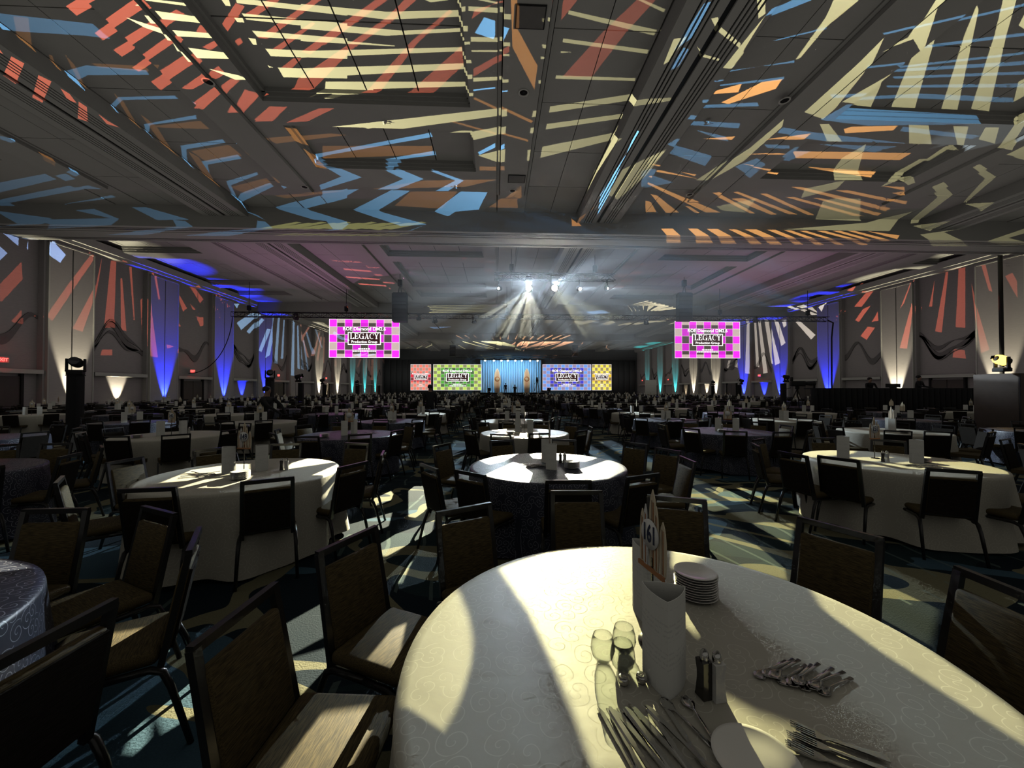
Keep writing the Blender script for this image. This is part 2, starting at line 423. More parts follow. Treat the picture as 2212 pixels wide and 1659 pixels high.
# downlights, speakers and sprinklers set in the ceiling
def downlight(x, y, z, label):
    t = thing('ceiling_downlight', label, 'downlight', (x, y, z), group='recessed downlights in the ceiling strips')
    MB().lathe([(.16, 0), (.16, -.015), (.125, -.02), (.115, .0), (.10, .06)], 24, cap=False).build('trim_ring', M['trim'], t)
    MB().lathe([(.115, 0), (.10, .03), (.06, .035)], 20).build('baffle', M['black'], t)
for (px, py, l) in ((450, 177, 'round dark recessed downlight in the ceiling strip among red stripes'),
                    (1131, 200, 'round dark recessed downlight in the central ceiling strip beside yellow stripes'),
                    (1695, 217, 'round dark recessed downlight in the ceiling strip beside the right partition track'),
                    (658, 404, 'small far downlight at the end of the ceiling strip by blue chevrons'),
                    (1107, 412, 'small far downlight at the end of the central ceiling strip'),
                    (1490, 420, 'small far downlight at the end of the ceiling strip by orange rays')):
    p = onz(px, py, ZSTRIP); downlight(p.x, p.y, ZSTRIP - .001, l)
for (px, py, l) in ((1146, 36, 'square dark patch standing in for shade on the central ceiling strip, nearest the top'), (1116, 386, 'square dark patch standing in for shade at the far end of the central ceiling strip')):
    p = onz(px, py, ZSTRIP)
    t = thing('ceiling_shade_square', l, 'grille', (p.x, p.y, ZSTRIP), group='dark shade squares in the central ceiling strip')
    MB().box(-.36, .36, -.3, .3, -.02, .0).build('frame', M['joint'], t)
    MB().box(-.33, .33, -.27, .27, -.028, -.02).build('panel', M['ceilgrey'], t)  # flat dark panel put in where only shade falls on the strip
for (px, py, l) in ((830, 262, 'small sprinkler head on the bright yellow ceiling stripe'), (985, 402, 'small ceiling sprinkler by the blue chevrons'), (1530, 261, 'small ceiling sprinkler among blue streaks')):
    p = onz(px, py, ZC)
    t = thing('sprinkler_head', l, 'sprinkler', (p.x, p.y, ZC), group='sprinkler heads')
    MB().lathe([(.07, 0), (.07, -.012), (.02, -.02), (.02, -.07), (.045, -.08), (.045, -.086)], 14).build('escutcheon', M['trim'], t)
    MB().bar((0, 0, -.06), (.2, .05, -.05), .012).build('deflector_arm', M['frame'], t)

# ---- side walls: proud pilasters, recessed bays with wave art above a lintel, doors below
PER, PW = 6.25, 2.4
def build_wall(side):
    sx = -1 if side == 'left' else 1
    xw = XL if sx < 0 else XR
    y0 = 22.1 if sx < 0 else 21.65
    deep = xw + sx * .42
    wall = struct(MB().box(min(deep, deep + sx*.4), max(deep, deep + sx*.4), YB, YF, 0, 11.2).build('wall_' + side, M['wallp']), side + ' ballroom wall of tall pilasters and recessed fabric bays')
    k0 = -2 if sx < 0 else -2
    pil = None; pils = []
    for k in range(-1, 11):
        a = y0 + k * PER; b_ = a + PW
        if b_ > YF - 1 or a < 12: continue
        for j, (p, q) in enumerate(((a, a + PW/2 - .035), (a + PW/2 + .035, b_))):
            o = link('pilaster_panel', pane_cache.setdefault(('pil', sx), MB().box(min(0, sx*.3), max(0, sx*.3), -(PW/2-.035)/2, (PW/2-.035)/2, 0, 9.85).mesh('pilaster_panel', M['wall'])), wall, (xw, (p+q)/2, 0))
        MB().box(min(xw + sx*.12, xw + sx*.42), max(xw + sx*.12, xw + sx*.42), a - .12, b_ + .12, 0, 10.25).build('pilaster_return', M['wall'], wall)
        MB().box(min(xw - sx*.03, xw + sx*.1), max(xw - sx*.03, xw + sx*.1), a + .08, b_ - .08, 9.78, 9.86).build('pilaster_cap', M['trim'], wall)
        for e in (a - .02, b_ - .05): MB().box(min(xw - sx*.025, xw + sx*.2), max(xw - sx*.025, xw + sx*.2), e, e + .07, 0, 9.8).build('pilaster_edge', M['trim'], wall)
        # bay after this pilaster
        c0, c1 = b_, a + PER
        if c1 < YF:
            MB().box(min(xw + sx*.02, deep), max(xw + sx*.02, deep), c0 + .14, c1 - .14, 2.5, 2.72).build('bay_lintel', M['trim'], wall)
            m = (c0 + c1) / 2
            # wave art: a swelling ribbon sweeping across the bay
            rnd = random.Random(k * 7 + (3 if sx > 0 else 0)); ph = rnd.uniform(0, 6.3); am = rnd.uniform(.5, .95)
            n = 26; top = []; bot = []
            for i in range(n + 1):
                u = i / n; y = c0 + .15 + (c1 - c0 - .3) * u
                z = 4.85 + am * math.sin(ph + u * 6.0) + .3 * math.sin(ph * 2 + u * 11)
                wd = .07 + .20 * abs(math.sin(ph + u * 4.4))
                top.append((y, z + wd)); bot.append((y, z - wd))
            for dz, sc_ in ((0, 1), (.42, .45), (-.40, .4)):
                poly_t = [(y, (z - 4.85) * (1 if dz == 0 else .8) + 4.85 + dz * math.sin(math.pi * i / n)) for i, (y, z) in enumerate(top)]
                poly_b = [(y, (z - 4.85) * (1 if dz == 0 else .8) + 4.85 + dz * math.sin(math.pi * i / n) + (1 - sc_) * .2) for i, (y, z) in enumerate(bot)]
                if dz != 0 and k % 2: continue
                mb = MB()
                x_ = deep - sx * .05
                vs = [(x_, y, z) for y, z in poly_t] + [(x_, y, z) for y, z in poly_b] + [(deep, y, z) for y, z in poly_t] + [(deep, y, z) for y, z in poly_b]
                q = n + 1
                fs = []
                for i in range(n):
                    fs += [(i, i+1, q+i+1, q+i), (i, 2*q+i, 2*q+i+1, i+1), (q+i, q+i+1, 3*q+i+1, 3*q+i)]
                mb.add(vs, fs); mb.build('wave_art', M['art'], wall)
            if k % 2 == (1 if sx < 0 else 0):
                for s_ in (-1, 1):
                    d = link('door_leaf', pane_cache.setdefault('leaf', MB().box(-.05, .05, -.48, .48, 0, 2.35).mesh('door_leaf', M['door'])), wall, (deep - sx*.06, m + s_ * .5, 0))
                MB().box(min(deep - sx*.16, deep), max(deep - sx*.16, deep), m - 1.12, m - 1.0, 0, 2.5).build('door_frame', M['joint'], wall)
                MB().box(min(deep - sx*.16, deep), max(deep - sx*.16, deep), m + 1.0, m + 1.12, 0, 2.5).build('door_frame', M['joint'], wall)
    cn = MB(); cn.box(min(xw - sx*.25, deep), max(xw - sx*.25, deep), YB, YF, 10.25, 10.7); cn.box(min(xw - sx*.12, deep), max(xw - sx*.12, deep), YB, YF, 10.05, 10.25)
    struct(cn.build('trim_1' if sx < 0 else 'trim_2', M['trim']), 'pale cornice along the top of the %s wall' % side)
    struct(MB().box(min(xw - sx*.03, deep), max(xw - sx*.03, deep), YB, YF, 0, .14).build('baseboard_' + side, M['black']))
    return wall
wall_left = build_wall('left'); wall_right = build_wall('right')
wall_back = struct(MB().box(XL - .6, XR + .6, YF, YF + .4, 0, 11.7).build('wall_back', M['greydrape']), 'dark draped wall behind the stage')
for i in range(44):
    x = XL + (XR - XL) * (i + .5) / 44
    if -10.6 < x < 18: continue
    link('drape_panel', pane_cache.setdefault('drp', MB().lathe([(.62, 0), (.6, 8.2)], 12).xf(Matrix.Diagonal((1, .18, 1, 1))).mesh('drape_panel', M['greydrape'])), wall_back, (x, YF - .02, 0))
# ================================================================== PROJECTOR LAMPS (moving heads with cut gobo slides)
def ceil_pt(px, py):
    """point of the near ceiling seen at a photograph pixel"""
    for t in TRACKS:
        p = onz(px, py, ZTRACK)
        if abs(p.x - t) < 1.05 and p.y < 19.3: return p
    for c in BAYS:
        for s_ in (-1, 1):
            p = onz(px, py, ZSTRIP)
            if abs(p.x - (c + s_ * 4.75)) < .55 and p.y < 17.6: return p
    p = ony(px, py, 19.3)
    if ZBULK < p.z < ZC: return p
    p = onz(px, py, ZBULK)
    if 19.3 <= p.y <= 21.3: return p
    for c in BAYS:
        p = onz(px, py, ZCOF)
        if abs(p.x - c) < 3.2 and any(a < p.y < b for a, b in coffers(0)): return p
    return onz(px, py, ZC)
def wall_pt(px, py):
    d = ray(px, py)
    return onx(px, py, XL if d.x < 0 else XR)
def crop(ox, oy, s, polys): return [[(ox + x / s, oy + y / s) for x, y in p] for p in polys]

head_parts = {}
def head_mesh(k):
    if k not in head_parts:
        mb = MB()
        if k == 'base': mb.rbox(-.17, .17, -.14, .14, 0, .12, .02)
        if k == 'yoke':
            mb.rbox(-.21, -.16, -.05, .05, .10, .48, .015); mb.rbox(.16, .21, -.05, .05, .10, .48, .015); mb.rbox(-.21, .21, -.06, .06, .09, .15, .015)
        if k == 'head': mb.lathe([(.09, -.22), (.135, -.18), (.145, -.05), (.135, .10), (.125, .17)], 20)
        if k == 'lens': mb.lathe([(.115, .165), (.115, .175), (.09, .182)], 20)
        head_parts[k] = mb.mesh(k, M['black'] if k != 'lens' else M['lens'])
    return head_parts[k]
M['lens'] = mat('lens_dark_glass', (.05, .05, .06), .08, spec=.8)
M['lensw'] = emit('lens_glowing_warm', (1, .95, .75), 14)
M['lenshot'] = emit('lens_glowing_white', (1, .98, .9), 220)
def ceil_at(x):
    return ZTRACK if any(abs(x - t) < 1.05 for t in TRACKS) else ZC + .06
TZ0 = (ony(502, 680, 33.0).z + ony(1788, 689, 33.0).z) / 2; LZ0 = ony(1068, 597, 24.0).z; SZ0 = ony(1106, 770, 76).z
def moving_head(label, loc, aim, hang=False, group='moving head lamps', lens=None):
    """fixture: the pivot of the head sits at loc; aim is a point"""
    loc = Vector(loc); d = (Vector(aim) - loc).normalized()
    s_ = -1 if hang else 1
    t = thing('moving_head_light', label, 'stage light', loc - Vector((0, 0, .38 * s_)), group=group)
    yaw = math.atan2(d.y, d.x)
    for k in ('base', 'yoke'):
        o = link(k, head_mesh(k), t); o.rotation_euler = (math.pi if hang else 0, 0, yaw + math.pi / 2)
    h = link('head', head_mesh('head'), t, (0, 0, .38 * s_)); h.rotation_mode = 'QUATERNION'; h.rotation_quaternion = d.to_track_quat('Z', 'Y')
    l_ = link('lens', head_mesh('lens') if lens is None else lens, h)
    if hang:                                                      # clamp up to the truss it hangs from
        ty_, tz_, hs = min(((33.0, TZ0, .19), (24.0, LZ0, .19), (76.0, SZ0, .25)), key=lambda q: abs(q[0] - loc.y))
        yy = ty_ + (hs if loc.y >= ty_ else -hs)
        MB().bar((0, 0, 0), (0, yy - loc.y, tz_ - hs - t.location.z), .05).bar((0, yy - loc.y, tz_ - hs - t.location.z - .05), (0, yy - loc.y, tz_ - hs - t.location.z + .06), .08).build('clamp', M['black'], t)
    return t, loc + d * .19
def spot(name, loc, d, col, power, ang, blend=.15, rad=.02, parent=None):
    L = bpy.data.lights.new(name, 'SPOT'); L.color = col; L.energy = power; L.spot_size = ang; L.spot_blend = blend; L.shadow_soft_size = rad
    o = bpy.data.objects.new(name, L); COL.objects.link(o); o.location = loc
    o.rotation_mode = 'QUATERNION'; o.rotation_quaternion = Vector(d).normalized().to_track_quat('-Z', 'Y')
    return o
def gobo_lamp(label, loc, aim, col, power, polys, hang=False, blur=.00002, lens=None, group='moving head lamps'):
    """a moving head whose light leaves through a slide with the given openings (3-D outlines on the lit surfaces)"""
    loc = Vector(loc); aim = Vector(aim)
    a = (aim - loc).normalized()
    up = Vector((0, 0, 1)) if abs(a.z) < .95 else Vector((0, 1, 0))
    u = a.cross(up).normalized(); v = u.cross(a)
    fx, _ = moving_head(label, loc - a * .19, aim, hang, group, lens)
    src = loc + a * .0
    vs, fs, mx = [], [], 0
    for p in polys:
        q = []
        for P in p:
            e = Vector(P) - src; w_ = e.dot(a)
            if w_ < .35 * e.length: q = None; break
            q.append((e.dot(u) / w_, e.dot(v) / w_))
        if not q: continue
        ar = sum(q[i-1][0]*q[i][1] - q[i][0]*q[i-1][1] for i in range(len(q)))
        if abs(ar) < 1e-9: continue
        if ar < 0: q.reverse()
        mx = max(mx, max(math.hypot(*x) for x in q))
        fs.append(list(range(len(vs), len(vs) + len(q)))); vs += [Vector(x) for x in q]
    half = math.atan(mx) + .02
    B = math.tan(half) * 1.3 + .05
    n0 = len(vs); vs += [Vector((-B, -B)), Vector((B, -B)), Vector((B, B)), Vector((-B, B))]
    fs.append([n0, n0 + 1, n0 + 2, n0 + 3]); last = len(fs) - 1
    ov, oe, of, _, _, orig = delaunay_2d_cdt(vs, [], fs, 1, 1e-8, True)
    loops = [[vs[i] for i in f] for f in fs[:last]]
    def inside(x, y):
        for L_ in loops:
            c_ = False; j = len(L_) - 1
            for i in range(len(L_)):
                if (L_[i].y > y) != (L_[j].y > y) and x < (L_[j].x - L_[i].x) * (y - L_[i].y) / (L_[j].y - L_[i].y) + L_[i].x: c_ = not c_
                j = i
            if c_: return True
        return False
    keep = [f for f in of if not inside(sum(ov[i].x for i in f) / len(f), sum(ov[i].y for i in f) / len(f))]
    D = .10
    mb = MB(); mb.add([src + (a + u * p.x + v * p.y) * D for p in ov], [list(f) for f in keep])
    me = bpy.data.meshes.new('gobo_slide'); me.from_pydata(mb.v, [], mb.f); me.materials.append(M['gobo'])
    me.transform(Matrix.Translation(-fx.location))
    o = link('gobo_slide', me, fx)
    spot('gobo_beam', src, a, col, power, min(half * 2, R(175)), .0, blur)
    return o
M['amber'] = emit('lens_glowing_amber', (1, .6, .08), 5)
AMB = MB().lathe([(.15, -.1), (.155, .1), (.13, .172), (.09, .182)], 20, cap=False).mesh('lens', M['amber'])
CW = (1.0, .94, .50); CCORAL = (1.0, .20, .11); CBLUE = (.16, .46, .85); CORANGE = (1.0, .42, .10); CWHITE = (1.0, .97, .82)

# -------- shapes read off the photograph
yel_low = [[(560 + 26*k, 494 - (k % 3)), (640 + 27*k, 479 + (k % 2)*2), (652 + 27*k, 481 + (k % 2)*2), (585 + 26*k, 497 - (k % 3))] for k in range(11)] + [[(590 + 30*k, 509), (640 + 30*k, 502), (652 + 30*k, 503), (612 + 30*k, 510)] for k in range(9)]
red = crop(0, 0, 2.949, [
 [(400,40),(520,-60),(640,-20),(470,100)], [(585,210),(900,-10),(960,50),(640,258)], [(705,318),(1120,60),(1180,90),(760,362)],
 [(825,430),(1130,215),(1170,255),(868,458)], [(945,520),(1240,330),(1290,390),(1008,575)], [(1155,563),(1390,420),(1440,470),(1225,570)],
 [(1215,690),(1470,500),(1530,512),(1295,697)], [(1445,718),(1560,570),(1660,600),(1550,718)], [(1605,775),(1715,678),(1830,680),(1735,772)], [(1925,782),(2030,690),(2130,690),(2060,776)],
 [(1250,200),(1500,20),(1560,40),(1300,230)], [(1290,300),(1400,240),(1420,270),(1340,320)],
 [(0,240),(40,222),(135,280),(20,345),(0,335)], [(20,480),(230,360),(310,405),(100,535)], [(205,620),(395,480),(475,520),(270,655)],
 [(430,635),(530,565),(585,600),(490,658)], [(495,755),(640,650),(690,685),(560,775)], [(680,790),(760,730),(820,775),(760,812)],
 [(1560,90),(1720,-10),(1800,-10),(1620,110)], [(1640,240),(2000,-10),(2060,-10),(1700,250)], [(1740,310),(1990,140),(2010,150),(1790,320)],
 [(1920,330),(2212,120),(2212,170),(1980,345)], [(1790,430),(1870,370),(1925,370),(1860,435)], [(1870,570),(1900,500),(2212,290),(2212,350),(1990,575)]])
red += crop(700, 0, 2.949, [
 [(0,230),(340,-10),(420,-10),(0,290)], [(0,390),(400,110),(520,-10),(600,-10),(440,130),(0,440)], [(150,590),(560,260),(800,60),(820,75),(600,270),(240,590)],
 [(540,590),(700,450),(900,270),(905,400),(700,590)], [(950,440),(1180,290),(1180,330),(950,490)], [(940,120),(1100,10),(1180,-10),(960,60)],
 [(1490,130),(1600,-10),(1500,-10)], [(1500,490),(1760,200),(1980,-10),(2100,-10),(1900,210),(1690,490)]])
yel = crop(0, 0, 2.949, [
 [(930,-10),(1230,25),(1240,45),(900,0)], [(960,65),(1290,110),(1305,150),(1000,118)], [(800,110),(1060,150),(1080,188),(920,175)],
 [(1080,190),(1380,215),(1395,245),(1110,230)], [(1100,270),(1170,300),(1470,340),(1480,375),(1240,370)], [(1330,438),(1520,480),(1590,508),(1500,508)],
 [(1500,-10),(1620,0),(2212,65),(2212,100),(1510,20)], [(1540,85),(2212,150),(2212,195),(1570,125)], [(1605,195),(2212,245),(2212,270),(1640,235)],
 [(1690,310),(2212,335),(2212,375),(1725,358)], [(1770,430),(2212,445),(2212,500),(1805,492)], [(1960,590),(2212,600),(2212,640),(2020,650)]])
yel += crop(700, 0, 2.949, [
 [(-148,25),(400,75),(915,165),(915,200),(400,125),(-148,60)], [(-148,140),(500,195),(930,265),(930,283),(400,228),(-148,182)], [(-148,235),(450,290),(450,296),(-148,262)],
 [(-148,325),(935,382),(940,402),(-148,368)], [(-148,435),(945,475),(945,503),(-148,497)], [(-148,590),(950,592),(950,612),(-148,642)], [(620,-10),(900,40),(900,72),(680,15)],
 [(920,40),(1190,90),(1190,125),(920,70)], [(935,235),(1185,270),(1185,295),(935,265)], [(940,320),(1180,345),(1180,358),(940,330)], [(950,495),(1175,505),(1175,525),(950,520)],
 [(1000,-10),(1110,15),(1100,25),(980,0)], [(1490,75),(2080,205),(2060,240),(1490,100)], [(1460,255),(2030,330),(2020,355),(1465,280)], [(1450,335),(1545,345),(1450,352)], [(1430,490),(1950,508),(1945,526),(1430,512)],
 [(100,765),(1165,695),(1165,740),(280,820)], [(800,845),(1160,805),(1155,850),(960,890)], [(980,990),(1155,950),(1150,1030),(1110,1035)],
 [(1390,690),(2050,630),(2212,622),(2212,642),(1380,730)], [(1370,800),(1890,730),(1880,760),(1365,835)], [(1345,945),(1830,850),(1890,785),(1840,890),(1340,1015)],
 [(1660,1225),(1700,1090),(1880,850),(1900,880),(1760,1100)], [(1810,1240),(1900,1080),(2180,950),(2060,1110),(1870,1272)], [(1930,-10),(2130,75),(2120,95),(1900,-10)]])
blue = crop(0, 0, 2.949, [
 [(-40,90),(100,110),(640,170),(750,265),(600,245),(130,215),(-40,170)], [(410,480),(590,430),(970,460),(990,490),(600,492),(470,560)], [(720,705),(790,630),(1150,620),(1180,640),(820,648),(740,720)],
 [(950,800),(1280,742),(1285,767),(990,805),(972,885)], [(1180,935),(1450,895),(1465,917),(1215,958),(1225,1075),(1195,1050)], [(1310,1035),(1540,992),(1565,1017),(1350,1055),(1360,1110)],
 [(1465,1160),(1660,1103),(1670,1118),(1495,1185),(1548,1300),(1510,1270)], [(1555,1235),(1740,1170),(1830,1192),(1595,1275),(1690,1402),(1640,1370)],
 [(-40,1170),(420,1105),(480,1140),(-40,1235)], [(-40,1310),(560,1180),(650,1205),(100,1312)], [(430,1310),(720,1245),(750,1258),(450,1332)], [(840,1320),(930,1320),(1210,1400),(1000,1402)],
 [(660,1495),(1100,1400),(1180,1408),(900,1497)], [(1150,1500),(1640,1405),(1690,1412),(1450,1502)], [(-40,1340),(330,1390),(-40,1445)], [(200,1400),(700,1390),(480,1340),(600,1330),(760,1395),(300,1460)],
 [(-20,860),(60,880),(70,910),(10,890)], [(415,1060),(470,1090),(480,1125),(420,1095)],
 [(1780,1335),(2212,1200),(2212,1262),(1975,1340),(2212,1412),(2212,1420),(2000,1400)]])
blue += crop(700, 0, 2.949, [
 [(0,1060),(110,1075),(240,1130),(-20,1210),(-30,1180),(110,1125)], [(390,1085),(490,1080),(635,1140),(460,1207),(340,1207),(505,1140)], [(680,1090),(710,1085),(890,1150),(790,1217),(710,1217),(835,1150)],
 [(-10,1215),(220,1205),(130,1255),(-10,1305)], [(205,1345),(430,1210),(550,1215),(372,1352),(655,1430),(490,1440)], [(720,1355),(870,1220),(1040,1225),(985,1335),(790,1378)], [(-10,1378),(160,1425),(-10,1472)],
 [(340,1482),(650,1430),(420,1478)], [(0,1050),(680,845),(692,872),(210,1032),(20,1077)], [(380,1085),(705,960),(715,987),(490,1078)], [(980,970),(1150,915),(1150,945),(990,987)],
 [(1020,110),(1180,180),(1080,250),(960,210)], [(950,570),(1170,575),(1170,583),(950,580)], [(1640,1330),(1700,1200),(1990,830),(2015,840),(1760,1240)]])
orange = crop(0, 0, 2.949, [
 [(105,100),(200,110),(230,340),(130,240)], [(430,340),(500,420),(570,575),(520,520)], [(740,590),(800,640),(910,830),(850,770)], [(910,725),(1010,800),(1140,1005),(1050,920)], [(1210,960),(1280,1000),(1410,1200),(1310,1110)],
 [(330,345),(350,350),(390,455),(360,440)], [(230,965),(330,1010),(350,1060),(280,1020)],
 [(980,800),(1290,767),(1350,820),(1060,812)], [(1230,960),(1470,920),(1560,990),(1330,1030)], [(1480,1190),(1720,1130),(1760,1165),(1570,1230)], [(1760,1245),(2120,1215),(2212,1215),(1830,1262)],
 [(1820,810),(1890,820),(1960,930),(1900,900)], [(1960,940),(2010,1000),(2080,1080),(2010,1060)], [(600,400),(980,420),(960,455),(640,425)], [(1690,880),(2100,850),(2212,860),(1760,915)]])
orange += crop(700, 0, 2.949, [
 [(450,1310),(550,1220),(850,1220),(750,1330)], [(1050,1320),(1130,1265),(1255,1185),(1240,1325)], [(-10,930),(690,930),(690,985),(-10,1010)], [(300,1205),(640,1150),(1130,1140),(900,1190)],
 [(1190,-10),(1230,-10),(1230,180),(1360,420),(1340,570),(1200,300)], [(990,1060),(1150,1060),(1150,1085),(990,1085)], [(700,785),(1300,890),(1300,903),(690,792)], [(960,620),(1330,770),(1320,785),(950,630)], [(1580,1440),(1650,1310),(1700,1330),(1640,1440)]])
yelr = crop(1400, 0, 2.724, [
 [(920,660),(1240,370),(1390,220),(1270,430),(1100,640),(1030,700)], [(1140,600),(1390,410),(1370,500),(1310,630)], [(1430,630),(1570,290),(1720,130),(1690,220),(1570,635)],
 [(1725,640),(1860,210),(1935,25),(1945,60),(1820,645)], [(1900,640),(2040,200),(2090,-10),(2170,-10),(2110,200),(2005,655)], [(2150,600),(2180,480),(2260,440),(2260,540)], [(2180,150),(2260,-10),(2260,200)],
 [(1475,845),(1535,735),(1650,738),(1610,850)], [(1760,850),(1795,742),(1885,745),(1850,885)], [(1945,820),(1985,750),(2065,750),(2040,845)], [(2060,870),(2180,700),(2260,660),(2140,885)],
 [(990,830),(1010,730),(1065,730),(1080,835)], [(1100,1060),(1140,930),(1280,850),(1270,1060)], [(900,1165),(920,1110),(1160,1060),(1110,1110)], [(985,1290),(1030,1180),(1110,1165),(1250,1170),(1255,1300)],
 [(800,1350),(1290,1310),(1560,1245),(1420,1360)], [(1910,985),(1950,965),(2055,1040),(1880,1190),(1860,1190),(1990,1050)], [(1670,1100),(1740,1070),(1800,1145),(1590,1310),(1545,1315),(1710,1160)], [(1480,1050),(1560,1035),(1570,1075),(1530,1090)],
 [(1600,1380),(1880,1340),(1740,1365),(1880,1450),(1670,1450)], [(1990,1420),(2260,1330),(2260,1360),(2120,1400),(2260,1440),(2090,1445)], [(2110,910),(2212,860),(2260,900),(2260,950)],
 [(880,350),(1060,100),(1110,-10),(1270,-10),(1060,160),(910,340)], [(440,400),(560,250),(690,90),(560,300),(490,412)], [(370,110),(410,100),(430,160),(545,255),(540,285),(410,185)], [(285,270),(330,320),(420,345),(420,360),(320,335)],
 [(1370,310),(1530,220),(1700,-10),(1750,-10),(1540,290),(1520,300),(1560,230)], [(290,1060),(600,870),(800,700),(790,745),(560,950),(350,1062)], [(400,1215),(640,1165),(570,1250),(440,1240)],
 [(1680,945),(1750,860),(1850,860),(1840,885),(1760,880),(1700,945)], [(1360,1105),(1440,1050),(1600,935),(1640,935),(1480,1060)], [(0,360),(90,380),(150,230),(100,210)], [(0,930),(60,900),(100,890),(0,1000)], [(640,-10),(690,-10),(690,80),(650,110)], [(1860,1200),(2040,1190),(1960,1245)], [(1560,1330),(1730,1300),(1660,1360)]])
bluer = crop(1400, 0, 2.724, [
 [(690,95),(730,50),(870,-10),(990,-10)], [(740,235),(1060,155),(1060,166),(760,235)], [(1380,195),(2260,10),(2260,25),(1390,205)], [(1600,270),(2260,185),(2260,205),(1610,285)], [(1290,385),(2260,300),(2260,315),(1290,397)],
 [(1400,410),(2260,355),(2260,380),(1420,425)], [(1440,450),(2260,418),(2260,438),(1450,463)], [(1400,503),(2260,490),(2260,515),(1410,515)], [(1070,555),(1600,550),(2150,575),(2150,605),(1500,575),(1080,572)],
 [(460,400),(870,352),(870,364),(500,408)], [(390,475),(810,448),(805,466),(390,482)], [(320,588),(650,600),(660,622),(320,606)], [(250,678),(550,722),(540,752),(230,702)], [(280,760),(460,800),(480,830),(430,820)],
 [(110,850),(170,815),(385,915),(340,975)], [(-40,1010),(20,990),(155,1072),(-40,1100)], [(790,750),(1470,860),(1330,897),(760,782)], [(680,850),(830,855),(790,892),(700,870)], [(740,940),(820,880),(960,890),(830,947)], [(510,980),(640,930),(695,965),(600,1047)],
 [(1010,705),(1120,635),(1970,665),(1960,730),(1300,740)], [(1500,745),(1960,800),(1900,818),(1480,772)], [(120,420),(210,280),(240,290),(180,390)], [(150,300),(330,20),(370,10),(260,220)]])
orger = crop(1400, 0, 2.724, [
 [(75,1345),(145,1345),(190,1430),(105,1430)], [(235,1345),(290,1345),(380,1432),(280,1432)], [(345,1347),(410,1347),(518,1435),(430,1435)], [(475,1350),(520,1350),(668,1437),(600,1437)], [(570,1350),(640,1350),(785,1440),(715,1440)],
 [(700,1352),(750,1352),(910,1440),(860,1440)], [(800,1355),(840,1355),(1035,1443),(985,1443)], [(890,1358),(930,1358),(1155,1443),(1110,1443)], [(990,1358),(1040,1358),(1300,1443),(1250,1443)], [(1085,1358),(1130,1358),(1325,1418),(1290,1425)], [(1175,1358),(1215,1358),(1425,1415),(1380,1423)], [(1290,1360),(1480,1385),(1465,1408)],
 [(0,1035),(20,1035),(425,1250),(340,1250)], [(20,1140),(60,1150),(185,1250),(110,1250)], [(-10,1180),(20,1185),(55,1247),(-10,1247)], [(220,1212),(250,1215),(305,1252),(280,1252)], [(380,1135),(420,1130),(630,1255),(600,1255)], [(490,1170),(560,1165),(760,1262),(720,1262)], [(500,1130),(530,1128),(880,1262),(830,1262)], [(660,1140),(700,1140),(980,1265),(940,1265)],
 [(810,1160),(860,1160),(1270,1270),(1210,1270)], [(970,1165),(1010,1165),(1375,1255),(1350,1270)], [(840,1100),(900,1100),(1430,1225),(1400,1242)], [(1100,1120),(1180,1120),(1525,1185),(1515,1202)], [(1380,1095),(1510,1100),(1510,1122)], [(1430,1135),(1515,1125),(1510,1150)], [(-10,960),(80,1000),(300,1050),(60,1010)],
 [(680,480),(800,462),(760,520),(480,610),(440,600)], [(1090,775),(1200,745),(1470,740),(1380,782),(1100,800)], [(850,890),(1550,900),(1480,942),(870,930)], [(540,910),(770,900),(760,922)], [(920,980),(1340,1010),(1330,1040)], [(690,820),(900,800),(860,835)], [(400,530),(560,490),(540,540)], [(200,1010),(290,1025),(280,1035)], [(540,960),(800,1010),(780,1022)], [(330,815),(520,800),(500,820)]])
def CE(polys):
    out = []
    for p in polys:
        out.append([ceil_pt(*q) for q in p])
    return out
def WA(polys): return [[wall_pt(*q) for q in p] for p in polys]

def txy(px, y): return (ony(px, 841, y).x, y)
TW = {'a': txy(163, 12), 'b': txy(583, 19), 'c': txy(650, 27), 'd': txy(701, 36), 'e': txy(772, 44), 'f': txy(1692, 27), 'g': txy(1597, 36), 'h': txy(1540, 44)}
G1 = 'moving head lamps on the lighting towers'
gobo_lamp('moving head lamp throwing yellow stripes from beside the left wall', (-21.5, 11.5, 2.62), (-2, 11.5, 10.6), CW, 54000, CE(yel), group=G1)
gobo_lamp('moving head lamp throwing faint olive rays, behind the photographer', (-7.0, -2.0, 2.6), (-4, 18, 10), (.85, .85, .30), 9000, CE(yel_low), group=G1)
gobo_lamp('moving head lamp throwing red stripes, behind the photographer', (-12.4, 1.5, 2.6), (-6.5, 10.5, 10.6), CCORAL, 12500, CE(red), group=G1)
gobo_lamp('moving head lamp on the brown case at the right with a yellow lens', (16.55, 12, 2.70), (-4, 15, 10.4), CBLUE, 70000, CE(blue), group=G1, lens=AMB)
gobo_lamp('moving head lamp throwing orange shapes, behind the photographer', (14.0, -2.0, 2.6), (-5, 13, 10.4), CORANGE, 25000, CE(orange), group=G1)
gobo_lamp('moving head lamp throwing yellow bars, behind the photographer', (10.0, 1.0, 2.6), (11, 11.5, 10.6), CW, 10500, CE(yelr), group=G1)
gobo_lamp('moving head lamp throwing blue lines, behind the photographer', (4.5, -2.5, 2.6), (10, 11.5, 10.6), CBLUE, 17000, CE(bluer), group=G1)
gobo_lamp('moving head lamp throwing orange rays, behind the photographer', (6.5, -2.0, 2.62), (11, 16, 10.6), (1, .47, .14), 42000, CE(orger), group=G1)

